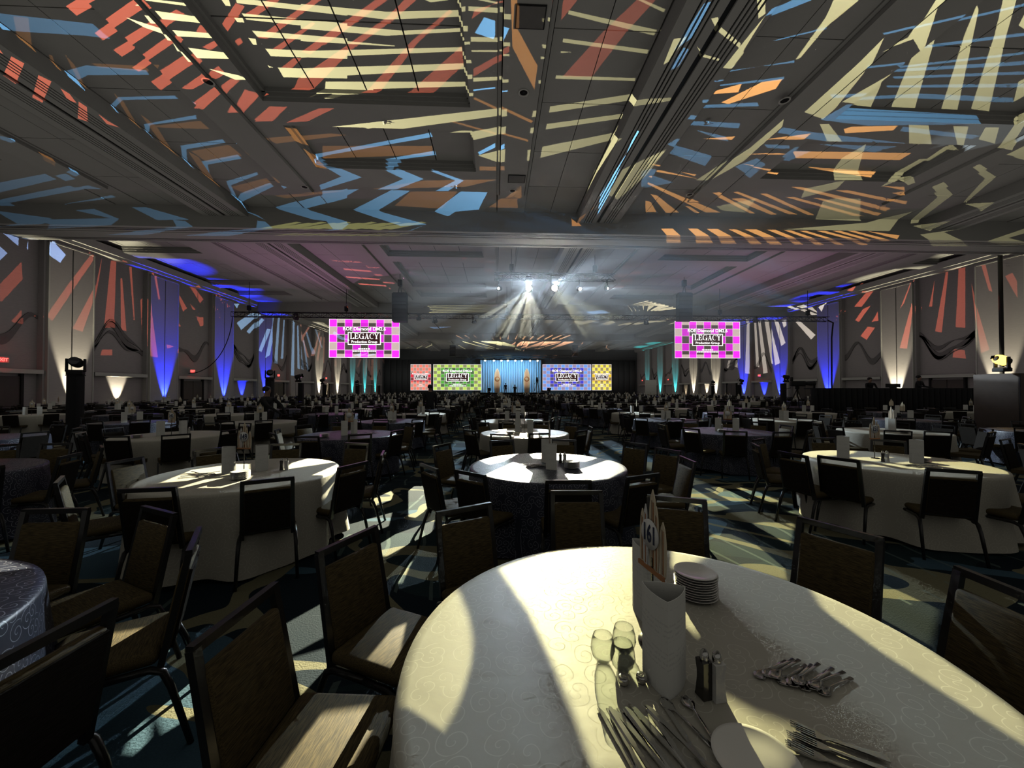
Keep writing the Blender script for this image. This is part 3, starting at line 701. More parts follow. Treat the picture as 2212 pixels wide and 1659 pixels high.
# -------- fans of rays on the walls
cw1 = crop(0, 500, 4.148, [[(845,770),(905,795),(975,430),(1000,235),(950,480)], [(1015,860),(1100,860),(1120,270),(1075,250)], [(1160,880),(1205,890),(1170,430),(1155,430)], [(1230,330),(1250,330),(1278,800),(1268,800)],
 [(410,760),(470,800),(835,260),(835,180),(620,460)], [(650,870),(740,900),(830,640),(835,520)], [(1345,1120),(1415,1130),(1345,600),(1325,620)], [(1375,360),(1395,360),(1435,610),(1420,610)], [(1640,570),(1690,720),(1725,690),(1655,570)],
 [(1750,650),(1840,850),(1865,840),(1865,770)], [(1740,490),(1770,480),(1870,620),(1865,690)], [(1920,540),(1960,540),(2074,690),(2074,760)], [(1920,640),(1980,740),(1970,780),(1920,700)], [(230,810),(320,700),(320,830)], [(10,590),(150,640),(330,440),(320,290),(120,500)], [(985,1100),(1085,1100),(1085,1050),(1000,1050)], [(1490,1010),(1560,1030),(1500,1050)], [(1590,1050),(1640,1075),(1590,1090)], [(1630,760),(1670,850),(1640,850)], [(1920,840),(1955,910),(1930,935)], [(1850,440),(1890,440),(2010,560),(1980,560)]])
cwb = crop(0, 500, 4.148, [[(-40,-20),(20,10),(270,240),(200,310),(-40,110)], [(170,20),(360,20),(355,180)], [(-40,290),(0,330),(200,510),(120,570),(-40,430)], [(440,90),(470,80),(590,210),(540,280),(420,200)]])
cw2 = crop(1712, 500, 4.148, [[(1195,890),(1250,900),(1305,370),(1285,380)], [(1365,855),(1445,860),(1445,330),(1390,340)], [(1495,480),(1550,1000),(1590,1000),(1565,780)], [(960,1045),(1025,1050),(1085,690),(1070,640)], [(965,690),(1060,450),(1078,420),(1000,640)],
 [(1600,480),(1690,1090),(1765,1060),(1640,640)], [(1905,400),(1970,370),(2074,560),(2074,700)], [(1145,680),(1170,680),(1190,460)], [(515,680),(580,680),(690,530),(640,530)], [(525,795),(555,812),(655,670),(590,700)], [(570,930),(620,965),(690,860),(630,850)], [(510,520),(560,530),(600,470)], [(1340,1110),(1450,1120),(1440,1050),(1350,1040)], [(370,790),(390,800),(460,690),(440,690)], [(665,810),(720,800),(715,720)], [(1690,300),(1730,300),(1790,540),(1760,530)]])
cw3 = crop(1300, 560, 4.424, [[(1368,1090),(1412,1097),(1412,560),(1388,560)], [(1458,1020),(1488,1028),(1458,600),(1438,600)], [(1525,1085),(1565,1075),(1495,560),(1472,560)], [(1600,990),(1638,1000),(1570,560),(1535,580)], [(1655,1015),(1705,990),(1640,740),(1600,540)], [(1715,830),(1755,800),(1690,600),(1640,560)],
 [(1815,590),(1865,590),(2010,720),(1970,765)], [(1715,580),(1760,580),(1765,630),(1740,655)], [(1730,430),(1790,430),(2030,530),(1980,535)], [(1880,450),(1950,430),(2040,520)], [(2070,460),(2140,410),(2100,500)], [(1180,1030),(1200,1040),(1220,960),(1200,960)], [(1255,1020),(1285,1030),(1290,960),(1270,960)]])
cw4 = crop(450, 560, 4.88, [[(340,670),(385,745),(560,590),(500,560)], [(440,760),(470,785),(590,640),(560,620)], [(530,960),(560,980),(660,740),(620,730)], [(600,1040),(650,1010),(720,620),(690,620)], [(720,1090),(755,1095),(780,620),(760,620)], [(790,1040),(815,1045),(830,640),(818,640)], [(870,1225),(905,1230),(910,650),(890,650)], [(940,1150),(965,1160),(950,700),(935,700)], [(1000,1150),(1025,1160),(990,800),(975,800)], [(1060,1165),(1080,1175),(1030,850),(1015,850)], [(310,470),(370,470),(340,520)], [(1110,1000),(1130,990),(1060,760),(1045,770)], [(1190,930),(1205,940),(1140,740),(1125,740)]])
cw5 = crop(450, 560, 4.88, [[(1060,1020),(1085,1035),(980,680),(970,690)], [(980,860),(1000,870),(1090,720),(1075,710)], [(1220,1090),(1240,1090),(1245,820),(1230,820)], [(1140,1060),(1160,1070),(1200,820),(1180,820)], [(1330,1130),(1350,1130),(1350,1060),(1330,1060)], [(1100,1010),(1120,1020),(1180,770),(1165,770)]])
cw6 = crop(450, 560, 4.88, [[(1580,1130),(1595,1135),(1620,1050),(1600,1050)], [(1640,1220),(1665,1225),(1680,1050),(1660,1050)], [(1690,1170),(1710,1170),(1715,1050),(1700,1050)], [(1710,1270),(1740,1275),(1745,1050),(1725,1050)], [(1755,1180),(1770,1180),(1770,1050),(1755,1050)], [(1790,1240),(1805,1245),(1795,1050),(1780,1050)], [(1810,1150),(1825,1150),(1810,1050),(1800,1050)], [(1850,1100),(1860,1100),(1850,1050),(1835,1050)]])
G2 = 'moving head lamps hung on the rigging for the walls'
gobo_lamp('moving head lamp hung on the long truss throwing coral rays on the left wall', (-6.6, 32.3, 7.55), (XL, 28, 6), CCORAL, 7000, WA(cw1), hang=True, group=G2)
gobo_lamp('moving head lamp hung on the long truss throwing blue bars on the left wall', (-16.6, 32.3, 7.55), (XL, 19, 8), (.35, .55, 1), 15000, WA(cwb), hang=True, group=G2)
gobo_lamp('moving head lamp hung on the long truss throwing coral rays on the right wall', (22.8, 32.3, 7.55), (XR, 30, 6), CCORAL, 3300, WA(cw2), hang=True, group=G2)
gobo_lamp('moving head lamp hung on the long truss throwing white rays on the right wall', (13.6, 33.7, 7.55), (XR, 42, 5), CWHITE, 17000, WA(cw3), hang=True, group=G2)
gobo_lamp('moving head lamp hung on the long truss throwing pale blue rays on the left wall', (-5.4, 33.7, 7.55), (XL, 46, 5), (.35, .65, 1), 17000, WA(cw4), hang=True, group=G2)
gobo_lamp('moving head lamp hung on the long truss throwing coral streaks on the far left wall', (-2.0, 33.7, 7.55), (XL, 58, 5), (1,.45,.3), 17000, WA(cw5 + cw6), hang=True, group=G2)
def fan(c, r0, r1, a0, a1, n, w, z, rnd):
    """sunburst of tapering bars on a plane"""
    out = []
    for i in range(n):
        a = a0 + (a1 - a0) * (i + .5 + rnd.uniform(-.2, .2)) / n; q0, q1 = r0 * rnd.uniform(.8, 1.3), r1 * rnd.uniform(.6, 1.05); h = w * rnd.uniform(.5, 1.1)
        out.append([Vector((c[0] + q0*math.cos(a-h*.6), c[1] + q0*math.sin(a-h*.6), z)), Vector((c[0] + q1*math.cos(a-h), c[1] + q1*math.sin(a-h), z)),
                    Vector((c[0] + q1*math.cos(a+h), c[1] + q1*math.sin(a+h), z)), Vector((c[0] + q0*math.cos(a+h*.6), c[1] + q0*math.sin(a+h*.6), z))])
    return out
def bars(x0, x1, y0, y1, n, sl, z, rnd, fill=.5):
    out = []
    for i in range(n):
        y = y0 + (y1 - y0) * i / n; h = (y1 - y0) / n * fill
        a = x0 + rnd.uniform(0, .3) * (x1 - x0); b = x1 - rnd.uniform(0, .3) * (x1 - x0)
        out.append([Vector((a, y, z)), Vector((b, y + sl * (b - a), z)), Vector((b, y + h + sl * (b - a), z)), Vector((a, y + h, z))])
    return out
def chevs(x0, x1, y0, y1, n, z):
    out = []
    for i in range(n):
        y = y0 + (y1 - y0) * i / n; h = (y1 - y0) / n * .45; m = (x0 + x1) / 2; k = (x1 - x0) * .25
        out.append([Vector((x0, y, z)), Vector((m, y + k, z)), Vector((x1, y, z)), Vector((x1, y + h, z)), Vector((m, y + k + h, z)), Vector((x0, y + h, z))])
    return out
rn = random.Random(5); zf = 10.6
def far_pt(px, py):
    """ceiling, cross bulkheads and their undersides beyond the first partition"""
    for yb_ in (40.3, 61.3):
        p = ony(px, py, yb_)
        if ZBULK < p.z < ZC: return p
        p = onz(px, py, ZBULK)
        if yb_ <= p.y <= yb_ + 2: return p
    p = onz(px, py, ZC)
    return p if p.y < YF - .1 else ony(px, py, YF - .1)
def FP(polys): return [[far_pt(*q) for q in p] for p in polys]
def seg(x0, y0, x1, y1, w_):
    return [(x0, y0 - w_), (x1, y1 - w_ * .8), (x1, y1 + w_ * .8), (x0, y0 + w_)]
G3 = 'moving head lamps on the far lighting towers'
ybars = [seg(905 + rn.uniform(0, 30), 661.5 + 3.4*k, 1073, 659 + 3.4*k, .7) for k in range(5)] + [seg(1088, 659 + 3.4*k, 1118 + rn.uniform(0, 12), 660 + 3.5*k, .75) for k in range(5)]
ybars += [[(1155,668),(1166,659),(1176,659),(1172,668)], [(1214,672),(1236,660),(1262,659),(1240,672)]]
wr = [seg(1366 + 8*k, 672 - .2*k, 1400 + 9*k, 650 + 2.2*k, 1.2) for k in range(8)]
row2w = [[(1153,697),(1165,691),(1207,691),(1190,699)], [(1228,697),(1245,692),(1262,695),(1275,691),(1290,693),(1262,701)], [(1300,700),(1320,693),(1330,696),(1312,703)]] + [seg(1335 + 17*k, 703 - 1.5*k, 1362 + 18*k, 697 - 1.3*k, 1.4) for k in range(7)]
row2b = [[(945,699),(965,690),(985,694),(1002,690),(1010,696),(985,702),(968,698)], [(925,704),(950,702),(975,706),(940,710)], [(1005,700),(1040,692),(1062,696),(1030,700)], [(1262,674),(1300,670),(1318,676),(1280,679)]] + [[(700 + 9*k, 588 + 7*k), (716 + 9*k, 592 + 7*k), (714 + 9*k, 597 + 7*k), (700 + 9*k, 594 + 7*k)] for k in range(0)] + [seg(770 + 9*k, 650 + 5*k, 800 + 10*k, 655 + 4.5*k, 1.6) for k in range(5)]
row3 = [seg(1000 + 16*k, 733, 985 + 19*k, 724, 1.4) for k in range(14)]
C6 = lambda L: [seg(850 + a/4.424, 736 + (b - 775)*.165, 850 + c/4.424, 736 + (d - 775)*.165, .75) for a, b, c, d in L]
rays_y = C6([(60,840,300,775), (220,880,350,800), (515,780,580,865), (590,775,850,885), (620,835,690,885), (660,785,920,885), (760,785,1020,885), (840,785,1230,878), (870,850,960,885), (110,885,150,860)])
rays_o = C6([(1230,885,1600,785), (1200,850,1390,785), (1130,830,1300,785), (1350,885,1590,800), (1500,885,1720,790), (1640,885,1790,785), (1760,865,1810,800), (2070,785,2212,870), (2040,830,2100,885), (1900,790,1900,840)])
gobo_lamp('moving head lamp on the far left tower in front of the white uplights', (*TW['d'], 2.6), (0, 41, 10), CW, 15000, FP(ybars), group=G3)
gobo_lamp('moving head lamp on the far right tower in front of the white uplights', (*TW['g'], 2.6), (12, 46, zf), (1, .9, .6), 18000, FP(wr + row2w), group=G3)
gobo_lamp('moving head lamp on the left tower before the white lit pilasters', (*TW['c'], 2.6), (2, 48, zf), (.25, .5, 1), 80000, FP(row2b), group=G3)
gobo_lamp('moving head lamp on the right tower before the dark bay', (*TW['f'], 2.6), (5, 60, 10), (1, .55, .3), 90000, FP(row3), group=G3)
gobo_lamp('moving head lamp low among the far tables left of the camera riser', (-1.0, 64, 1.62), (1, 77, zf), CW, 30000, FP(rays_y), group=G3)
gobo_lamp('moving head lamp low among the far tables right of the camera riser', (9.0, 64, 1.62), (8, 77, zf), (1, .5, .28), 30000, FP(rays_o), group=G3)
gobo_lamp('moving head lamp at the side throwing coral flecks on the purple ceiling', (*TW['e'], 2.6), (-6, 29, zf), (1, .20, .16), 9000, bars(-12, -8, 25, 35, 5, .25, zf, rn, .2) + bars(-3, 0, 26, 30, 2, .3, zf, rn, .2), group=G3)
gobo_lamp('moving head lamp at the right side throwing coral flecks on the purple ceiling', (*TW['h'], 2.6), (12, 29, zf), (1, .20, .16), 9000, bars(9, 13, 25, 35, 5, -.2, zf, rn, .2), group=G3)
# ================================================================== CHAIRS
def chair_parts():
    P = {}
    s = MB(); s.smooth = True
    s.rbox(-.212, .212, -.19, .22, .40, .465, .03, 3); P['seat'] = (s.mesh('seat', M['fabric']), None)
    b = MB(); b.rbox(-.175, .175, -.022, .022, 0, .385, .018, 2)
    Mx = Matrix.Translation((0, -.205, .435)) @ Matrix.Rotation(R(11), 4, 'X')
    b.xf(Mx); P['backrest'] = (b.mesh('backrest', M['fabric']), None)
    b2 = MB(); b2.box(-.168, .168, -.029, -.018, .012, .372); b2.xf(Mx); P['back_shell'] = (b2.mesh('back_shell', M['fabricback']), None)
    f = MB()
    def pt(x, z): return Mx @ Vector((x, 0, z))
    f.bar(pt(-.190, -.06), pt(-.183, .455), .032, .026, up=(0, 1, 0)); f.bar(pt(.190, -.06), pt(.183, .455), .032, .026, up=(0, 1, 0))
    f.bar(pt(-.196, .455), pt(.196, .455), .032, .026, up=(0, 1, 0)); f.bar(pt(-.185, .0), pt(.185, .0), .02, .02, up=(0, 1, 0))
    P['back_frame'] = (f.mesh('back_frame', M['frame']), None)
    for i, sx in enumerate((-1, 1)):
        fl = MB(); fl.tube([(sx*.205, .02, .39), (sx*.208, .155, .387), (sx*.212, .20, .372), (sx*.215, .22, .33), (sx*.225, .26, 0)], [.017, .017, .017, .016, .013], 8); P['leg.%d' % (i*2)] = (fl.mesh('leg', M['frame']), None)
        rl = MB(); rl.tube([(sx*.205, .02, .39), (sx*.207, -.16, .387), (sx*.21, -.205, .365), (sx*.215, -.235, .29), (sx*.225, -.31, 0)], [.017, .017, .017, .016, .013], 8); P['leg.%d' % (i*2+1)] = (rl.mesh('leg', M['frame']), None)
    return P
CP = chair_parts()
def low_chair(detail):
    m = MB(); m.cm = 0; m.box(-.21, .21, -.19, .22, .40, .46)
    T = Matrix.Translation((0, -.205, .435)) @ Matrix.Rotation(R(11), 4, 'X')
    n = len(m.v); m.cm = 1; m.box(-.175, .175, -.025, .022, 0, .385); m.xf(T, n)
    n = len(m.v); m.cm = 2
    if detail:
        m.box(-.195, -.175, -.012, .012, -.06, .467); m.box(.175, .195, -.012, .012, -.06, .467); m.box(-.195, .195, -.012, .012, .445, .467)
    else: m.box(-.207, .207, -.012, .012, .42, .467)
    m.xf(T, n)
    for sx in (-1, 1):
        m.bar((sx*.22, .21, .42), (sx*.235, .27, 0), .024); m.bar((sx*.22, -.2, .42), (sx*.235, -.32, 0), .024)
    return m
LOWM = low_chair(True).mesh('banquet_chair', [M['fabric'], M['fabricback'], M['frame']])
FAR = low_chair(False)
n_chair = [0]
def chair(x, y, face, label, group, full):
    """face = direction the sitter looks, degrees from +x"""
    rz = R(face - 90)
    if full:
        t = thing('banquet_chair', label, 'chair', (x, y, 0), rz, group)
        for k, (me, _) in CP.items(): link(k.split('.')[0], me, t)
    else:
        t = tag(link('banquet_chair', LOWM, None, (x, y, 0), rz), label, 'chair', group)
    n_chair[0] += 1
    return t

# ================================================================== TABLES
TR = .914
def cloth_mesh(n, rings, mat_, seed):
    rnd = random.Random(seed); m = MB(); m.smooth = True
    ph = [rnd.uniform(0, 6.3) for _ in range(5)]; nf = rnd.choice((9, 10, 11))
    vs = [(0, 0, .762)]; fs = []
    prof = [(.45 * TR, .762), (.96 * TR, .762), (TR, .757), (TR + .006, .735)]
    for i in range(1, rings + 1): prof.append((None, .735 - (.735 - .035) * i / rings))
    for j, (r, z) in enumerate(prof):
        for k in range(n):
            a = 2 * math.pi * k / n
            if r is None:
                t = (.735 - z) / .70
                fo = math.sin(nf*a + ph[0]) + .5*math.sin((nf+4)*a + ph[1]) + .35*math.sin(3*a + ph[2])
                rr = TR + .006 + t * .055 + t * .042 * fo
                zz = z + t * .022 * math.sin(4*a + ph[3])
            else: rr, zz = r, z
            vs.append((rr*math.cos(a), rr*math.sin(a), zz))
    for k in range(n): fs.append((0, 1 + k, 1 + (k+1) % n))
    for j in range(len(prof) - 1):
        for k in range(n): fs.append((1 + j*n + k, 1 + (j+1)*n + k, 1 + (j+1)*n + (k+1) % n, 1 + j*n + (k+1) % n))
    m.add(vs, fs); return m.mesh('tablecloth', mat_)
CL = {(h, c): [cloth_mesh(*(dict(near=(120, 14), mid=(56, 6), far=(24, 2))[h]), M['cloth' + c], s) for s in range(3 if h != 'near' else 2)] for h in ('near', 'mid', 'far') for c in 'wn'}
TOP = MB().lathe([(TR - .01, .72), (TR - .004, .735), (TR - .01, .752)], 40).mesh('table_top', M['darkbrown'])

# menu card: three-sided paper column with bowed faces
def card_mesh(n=6, h=.285):
    m = MB(); m.smooth = False
    pts = []
    cor = [(.075 * math.cos(R(90 + 120*i)), .075 * math.sin(R(90 + 120*i))) for i in range(3)]
    for i in range(3):
        a, b = Vector(cor[i]), Vector(cor[(i+1) % 3]); mid = (a + b) / 2; nrm = mid.normalized()
        for k in range(n):
            t = k / n; p = a.lerp(b, t) + nrm * .011 * 4 * t * (1 - t); pts.append(p)
    q = len(pts); th = .0015
    o_ = [(p.x, p.y, 0) for p in pts] + [(p.x, p.y, h) for p in pts]
    i_ = [(p.x*.97, p.y*.97, 0) for p in pts] + [(p.x*.97, p.y*.97, h) for p in pts]
    fs = []
    for k in range(q):
        l = (k+1) % q
        fs += [(k, l, q+l, q+k), (2*q+l, 2*q+k, 3*q+k, 3*q+l), (q+k, q+l, 3*q+l, 3*q+k), (l, k, 2*q+k, 2*q+l)]
    m.add(o_ + i_, fs); return m.mesh('menu_card', M['paper'])
CARD = card_mesh(); CARDF = card_mesh(1)

# number sign: cluster of little surfboards with a number disc on a wire stand
def surf_poly(w, h, n=9):
    L = []
    for i in range(n + 1):
        t = i / n; L.append((w / 2 * (math.sin(math.pi * min(1, .16 + t * .84)) ** .55 if t < 1 else 0), h * t))
    return L + [(-x, z) for x, z in reversed(L[:-1])]
BOARDS = [(-.062, .0, .034, .20, 'wood'), (.066, .0, .040, .19, 'wood'), (-.034, -.004, .030, .225, 'white'), (.034, -.004, .028, .235, 'wood'), (0, .004, .052, .285, 'wood')]
def board_mesh(w, h, m):
    b = MB(); b.cm = 0; b.prism(surf_poly(w, h), 'y', -.002, .002)
    b.cm = 1; b.box(-w*.10, -w*.03, -.003, .003, .01, h*.86); b.cm = 2; b.box(w*.05, w*.15, -.003, .003, .01, h*.84)
    return b.mesh('surfboard', [M[m], M['brownst'], M['orange']])
BM = [board_mesh(w, h, m) for _, _, w, h, m in BOARDS]
DISC = MB().lathe([(.053, -.002), (.053, .002)], 28, axis='y').mesh('number_disc', M['white'])
STAND = MB().bar((0, 0, 0), (0, 0, .30), .006).lathe([(.05, 0), (.05, .006)], 16).mesh('stand', M['frame'])
BASEB = MB().box(-.08, .08, -.003, .003, 0, .016).mesh('base_bar', M['orange'])
txt_cache = {}
def text_mesh(s, size, mat_, depth=.001, ax='CENTER'):
    k = (s, size, mat_.name)
    if k not in txt_cache:
        cu = bpy.data.curves.new('lettering', 'FONT'); cu.body = s; cu.size = size; cu.extrude = depth; cu.align_x = ax; cu.align_y = 'CENTER'; cu.resolution_u = 3; cu.offset = size * .018
        ob = bpy.data.objects.new('lettering', cu); COL.objects.link(ob)
        dg = bpy.context.evaluated_depsgraph_get(); me = bpy.data.meshes.new_from_object(ob.evaluated_get(dg)); me.name = 'lettering'
        bpy.data.objects.remove(ob); me.materials.clear(); me.materials.append(mat_); txt_cache[k] = me
    return txt_cache[k]
def number_sign(x, y, rz, num, label, group='surfboard number signs on the tables', full=True):
    t = thing('table_number_sign', label, 'table sign', (x, y, .763), rz, group)
    link('stand', STAND, t)
    for (bx, by, w, h, m), me in zip(BOARDS, BM): link('surfboard', me, t, (bx, by, .26))
    link('base_bar', BASEB, t, (0, -.006, .25))
    d = link('number_disc', DISC, t, (0, -.009, .385))
    if num:
        for sy in (-1, 1):
            me = text_mesh(num, .070, M['navyink'])
            o = link('numeral', me, d, (0, sy * .0035, 0)); o.rotation_euler = (R(90), 0, 0 if sy < 0 else math.pi); o.scale = (.82, 1.25, 1)
    return t
def low_sign():
    m = MB(); m.cm = 0
    m.bar((0, 0, 0), (0, 0, .28), .006); m.cm = 1
    for bx, by, w, h, k in BOARDS: 
        m.cm = 1 if k != 'orange' else 2
        n = len(m.v); m.prism(surf_poly(w, h, 4), 'y', -.003, .003); m.xf(Matrix.Translation((bx, by, .26)), n)
    m.cm = 3; m.lathe([(.046, -.008), (.046, -.004)], 12, (0, 0, .385), axis='y')
    return m
LSIGN = low_sign().mesh('table_number_sign', [M['frame'], M['wood'], M['orange'], M['white']])

# ---- plates, shakers, glasses, cutlery
PLATE = MB().lathe([(.045, 0), (.05, .002), (.082, .011), (.088, .014), (.087, .016), (.08, .0135), (.05, .006), (.0, .0055)], 36, cap=False).mesh('plate', M['china'])
LPLATE = MB().lathe([(.045, 0), (.088, .014), (.08, .0135), (.05, .006), (0, .0055)], 18, cap=False).mesh('plate', M['china'])
def shaker_parts(m):
    b = MB(); b.rbox(-.0165, .0165, -.0165, .0165, 0, .008, .003); 
    n = len(b.v)
    prof = [(.019, .0), (.0175, .01), (.0145, .05), (.0145, .07), (.0175, .105)]
    for i in range(len(prof) - 1):
        (r0, z0), (r1, z1) = prof[i], prof[i+1]
        b.add([(-r0,-r0,z0),(r0,-r0,z0),(r0,r0,z0),(-r0,r0,z0),(-r1,-r1,z1),(r1,-r1,z1),(r1,r1,z1),(-r1,r1,z1)], [(0,1,5,4),(1,2,6,5),(2,3,7,6),(3,0,4,7)])
    b.box(-.0175, .0175, -.0175, .0175, .104, .106)
    return b.mesh('shaker_body', m)
M['pepper'] = mat('dark_pepper_glass', (.03, .025, .02), .15, spec=.7)
M['salt'] = mat('salt_filled_glass', (.70, .68, .62), .15, spec=.7)
SHB = {'pepper': shaker_parts(M['pepper']), 'salt': shaker_parts(M['salt'])}
CAP = MB().lathe([(.0125, .105), (.0135, .115), (.012, .128), (.006, .136), (.0, .138)], 18, cap=False).mesh('cap', M['steel'])
def shaker(kind, x, y, label, group):
    t = thing('salt_shaker' if kind == 'salt' else 'pepper_shaker', label, 'shaker', (x, y, .763), random.uniform(0, 1.5), group)
    link('shaker_body', SHB[kind], t); link('cap', CAP, t); return t
GLASS = MB().lathe([(.0, .004), (.022, .004), (.034, .02), (.040, .042), (.037, .066), (.031, .088), (.0302, .088), (.036, .066), (.039, .042), (.033, .021), (.022, .008), (.0, .008)], 28, cap=False).mesh('stemless_glass', M['glass'])
def knife_mesh():
    m = MB(); m.smooth = False
    poly = [(-.115, -.006), (-.11, -.0075), (.0, -.005), (.01, -.0075), (.10, -.0085), (.118, -.003), (.12, .004), (.01, .0055), (.0, .0045), (-.11, .0075), (-.115, .006)]
    m.prism(poly, 'z', 0, .004); return m.mesh('knife', M['steel'])
def spoon_mesh(L=.165):
    m = MB(); m.smooth = True
    st = [(-L/2, .0065, .002), (-L/4, .0045, .003), (L*.18, .003, .006), (L*.24, .009, .006), (L*.33, .0175, .003), (L*.42, .0165, .003), (L*.48, .009, .005), (L/2, .002, .006)]
    vs = []; fs = []
    for x, w_, z in st:
        for k, (yy, dz) in enumerate(((-1, .0), (-.5, -.0028 if x > L*.2 else .0012), (.5, -.0028 if x > L*.2 else .0012), (1, .0))): vs.append((x, yy*w_, z + dz + .0015))
        for k, (yy, dz) in enumerate(((1, .0), (.5, -.0028), (-.5, -.0028), (-1, .0))): vs.append((x, yy*w_, max(0, z + dz - .0008)))
    for i in range(len(st) - 1):
        for k in range(8): fs.append((i*8+k, i*8+(k+1) % 8, (i+1)*8+(k+1) % 8, (i+1)*8+k))
    fs += [tuple(range(7, -1, -1)), tuple(range((len(st)-1)*8, len(st)*8))]
    m.add(vs, fs); return m.mesh('spoon', M['steel'])
def fork_mesh(L=.185):
    m = MB()
    m.prism([(-L/2, -.007), (-L/4, -.0045), (L*.12, -.003), (L*.2, -.011), (L*.27, -.012), (L*.27, .012), (L*.2, .011), (L*.12, .003), (-L/4, .0045), (-L/2, .007)], 'z', .001, .0035)
    for k in range(4):
        y = -.0105 + k*.007; m.add([(L*.27, y-.0018, .001), (L*.27, y+.0018, .001), (L/2, y+.0012, .006), (L/2, y-.0012, .006), (L*.27, y-.0018, .0035), (L*.27, y+.0018, .0035), (L/2, y+.0012, .008), (L/2, y-.0012, .008)], [(0,1,2,3),(7,6,5,4),(0,4,5,1),(1,5,6,2),(2,6,7,3),(3,7,4,0)])
    return m.mesh('fork', M['steel'])
CUT = {'knife': knife_mesh(), 'spoon': spoon_mesh(), 'fork': fork_mesh()}
def cutlery(kind, x, y, z, ang, label, group, tilt=0):
    o = tag(link(kind, CUT[kind], None, (x, y, z), 0), label, kind, group); o.rotation_euler = (0, tilt, R(ang)); return o

# ---- where the tables stand
ZT = .763
TABLES = []   # (x, y, colour, number, name phrase)
def T(x, y, c, num=None, nm=None): TABLES.append((x, y, c, num, nm))
T(.61, 1.31, 'w', '161', 'the large foreground table')
T(-2.80, 1.30, 'n', None, 'the navy table cut off at the left edge')
T(-2.70, 4.32, 'w', '149', 'table 149 left of centre')
T(.62, 4.58, 'n', None, 'the navy table behind sign 161')
T(5.01, 4.64, 'w', '151', 'table 151 at the right')
T(-6.29, 4.48, 'n', None, 'the dark table left of sign 149')
T(-9.7, 7.6, 'n', None, 'the navy table near the left tower')
T(-6.40, 7.9, 'w', '143', 'table 143 far left')
T(-2.95, 7.9, 'n', None, 'the navy table behind sign 149')
T(.61, 8.02, 'w', None, 'the white table behind the navy one')
T(5.04, 8.15, 'n', None, 'the navy table left of sign 151')
T(8.55, 7.95, 'w', '139', 'the white table behind sign 151')
T(12.0, 7.8, 'n', None, 'the dark table beyond sign 151')
T(8.6, 4.4, 'n', None, 'the dark table at the right edge')
cols = [-23.2, -20.1, -16.8, -13.4, -9.9, -6.4, -2.95, .6, 5.04, 8.55, 12.0, 15.4, 18.8, 22.2, 25.6, 29.0]
k = 0; y = 11.1
while y < 66:
    for i, x in enumerate(cols):
        xx = x + random.uniform(-.15, .15) + (.25 if k % 2 else 0); yy = y + random.uniform(-.15, .15)
        if 14.6 < xx < 27.5 and 16.5 < yy < 26.5: continue             # control riser
        if abs(xx - TW['a'][0]) < 1.3 and abs(yy - 12) < 1.3: continue
        if abs(xx - 16) < 3.2 and abs(yy - 12) < 1.7: continue
        if abs(xx) / max(yy, .1) > 1.55: continue
        if any(math.hypot(xx - q[0], yy - q[1]) < 1.25 for q in list(TW.values()) + [(-1.0, 64), (9.0, 64)]): continue
        if abs(xx - 6.2) < 2.0 and 50 < yy < 56: continue               # camera riser
        T(xx, yy, 'w' if (i + k) % 2 else 'n')
    y += 3.35; k += 1
def dist(t): return math.hypot(t[0], t[1])
NAMES = {1: 'cut off at the left edge', 2: 'numbered 149 left of centre', 3: 'right behind sign 161, lit in patches', 4: 'numbered 151 at the right', 5: 'in the dark left of sign 149', 6: 'near the left lighting tower', 7: 'numbered 143 at the far left', 8: 'behind sign 149', 9: 'behind the navy one with bright patches', 10: 'left of sign 151', 11: 'behind sign 151', 12: 'far right beyond sign 151', 13: 'at the right edge'}
order = sorted(range(len(TABLES)), key=lambda i: dist(TABLES[i]))
# hand-set chairs of the nearest tables: angle round the table, distance of the seat, swing
SET = {0: [(177, 1.22, -2), (151, 1.27, 3), (124, 1.19, -4), (90, 1.32, -2), (63, 1.27, 5), (32, 1.25, -6), (6, 1.12, -8)],
       1: [(1, 1.09, -4), (33, 1.17, -2), (64, 1.14, -1), (92, 1.04, 0), (122, 1.1, 3)],
       2: [(-94, .89, 12), (-47, .89, -15), (-8, .98, -18), (20, 1.11, -8), (59, 1.22, 16), (102, 1.05, 0), (138, 1.05, 3), (175, 1.1, 0), (218, 1.05, 3)],
       3: [(205, 1.16, 10), (147, 1.33, 4), (32, 1.38, 4), (8, 1.36, 18), (-16, 1.28, 12), (-56, 1.07, -10), (-89, 1.03, -4), (-132, 1.0, 2), (72, 1.1, 0), (112, 1.1, 0)],
       4: [(128, 1.21, -6), (184, 1.13, 5), (200, .93, 6), (241, .97, 3), (280, .95, 0), (330, 1.1, 0), (80, 1.05, 0), (45, 1.1, 0), (155, 1.2, 3)]}
CLOCK = ['twelve', 'one', 'two', 'three', 'four', 'five', 'six', 'seven', 'eight', 'nine', 'ten', 'eleven']
DIRS = ['right', 'back right', 'back', 'back left', 'left', 'front left', 'front', 'front right']
def where(a):
    a %= 360
    return {0: 'on its right side', 1: 'at its far right', 2: 'on its far side', 3: 'at its far left', 4: 'on its left side', 5: 'at its near left', 6: 'on its near side', 7: 'at its near right'}[int(((a + 22.5) % 360) // 45)]
ORDS = ['first', 'second', 'third', 'fourth', 'fifth', 'sixth', 'seventh', 'eighth', 'ninth', 'tenth', 'eleventh', 'twelfth', 'thirteenth', 'fourteenth', 'fifteenth', 'sixteenth', 'seventeenth', 'eighteenth', 'nineteenth', 'twentieth', 'last']
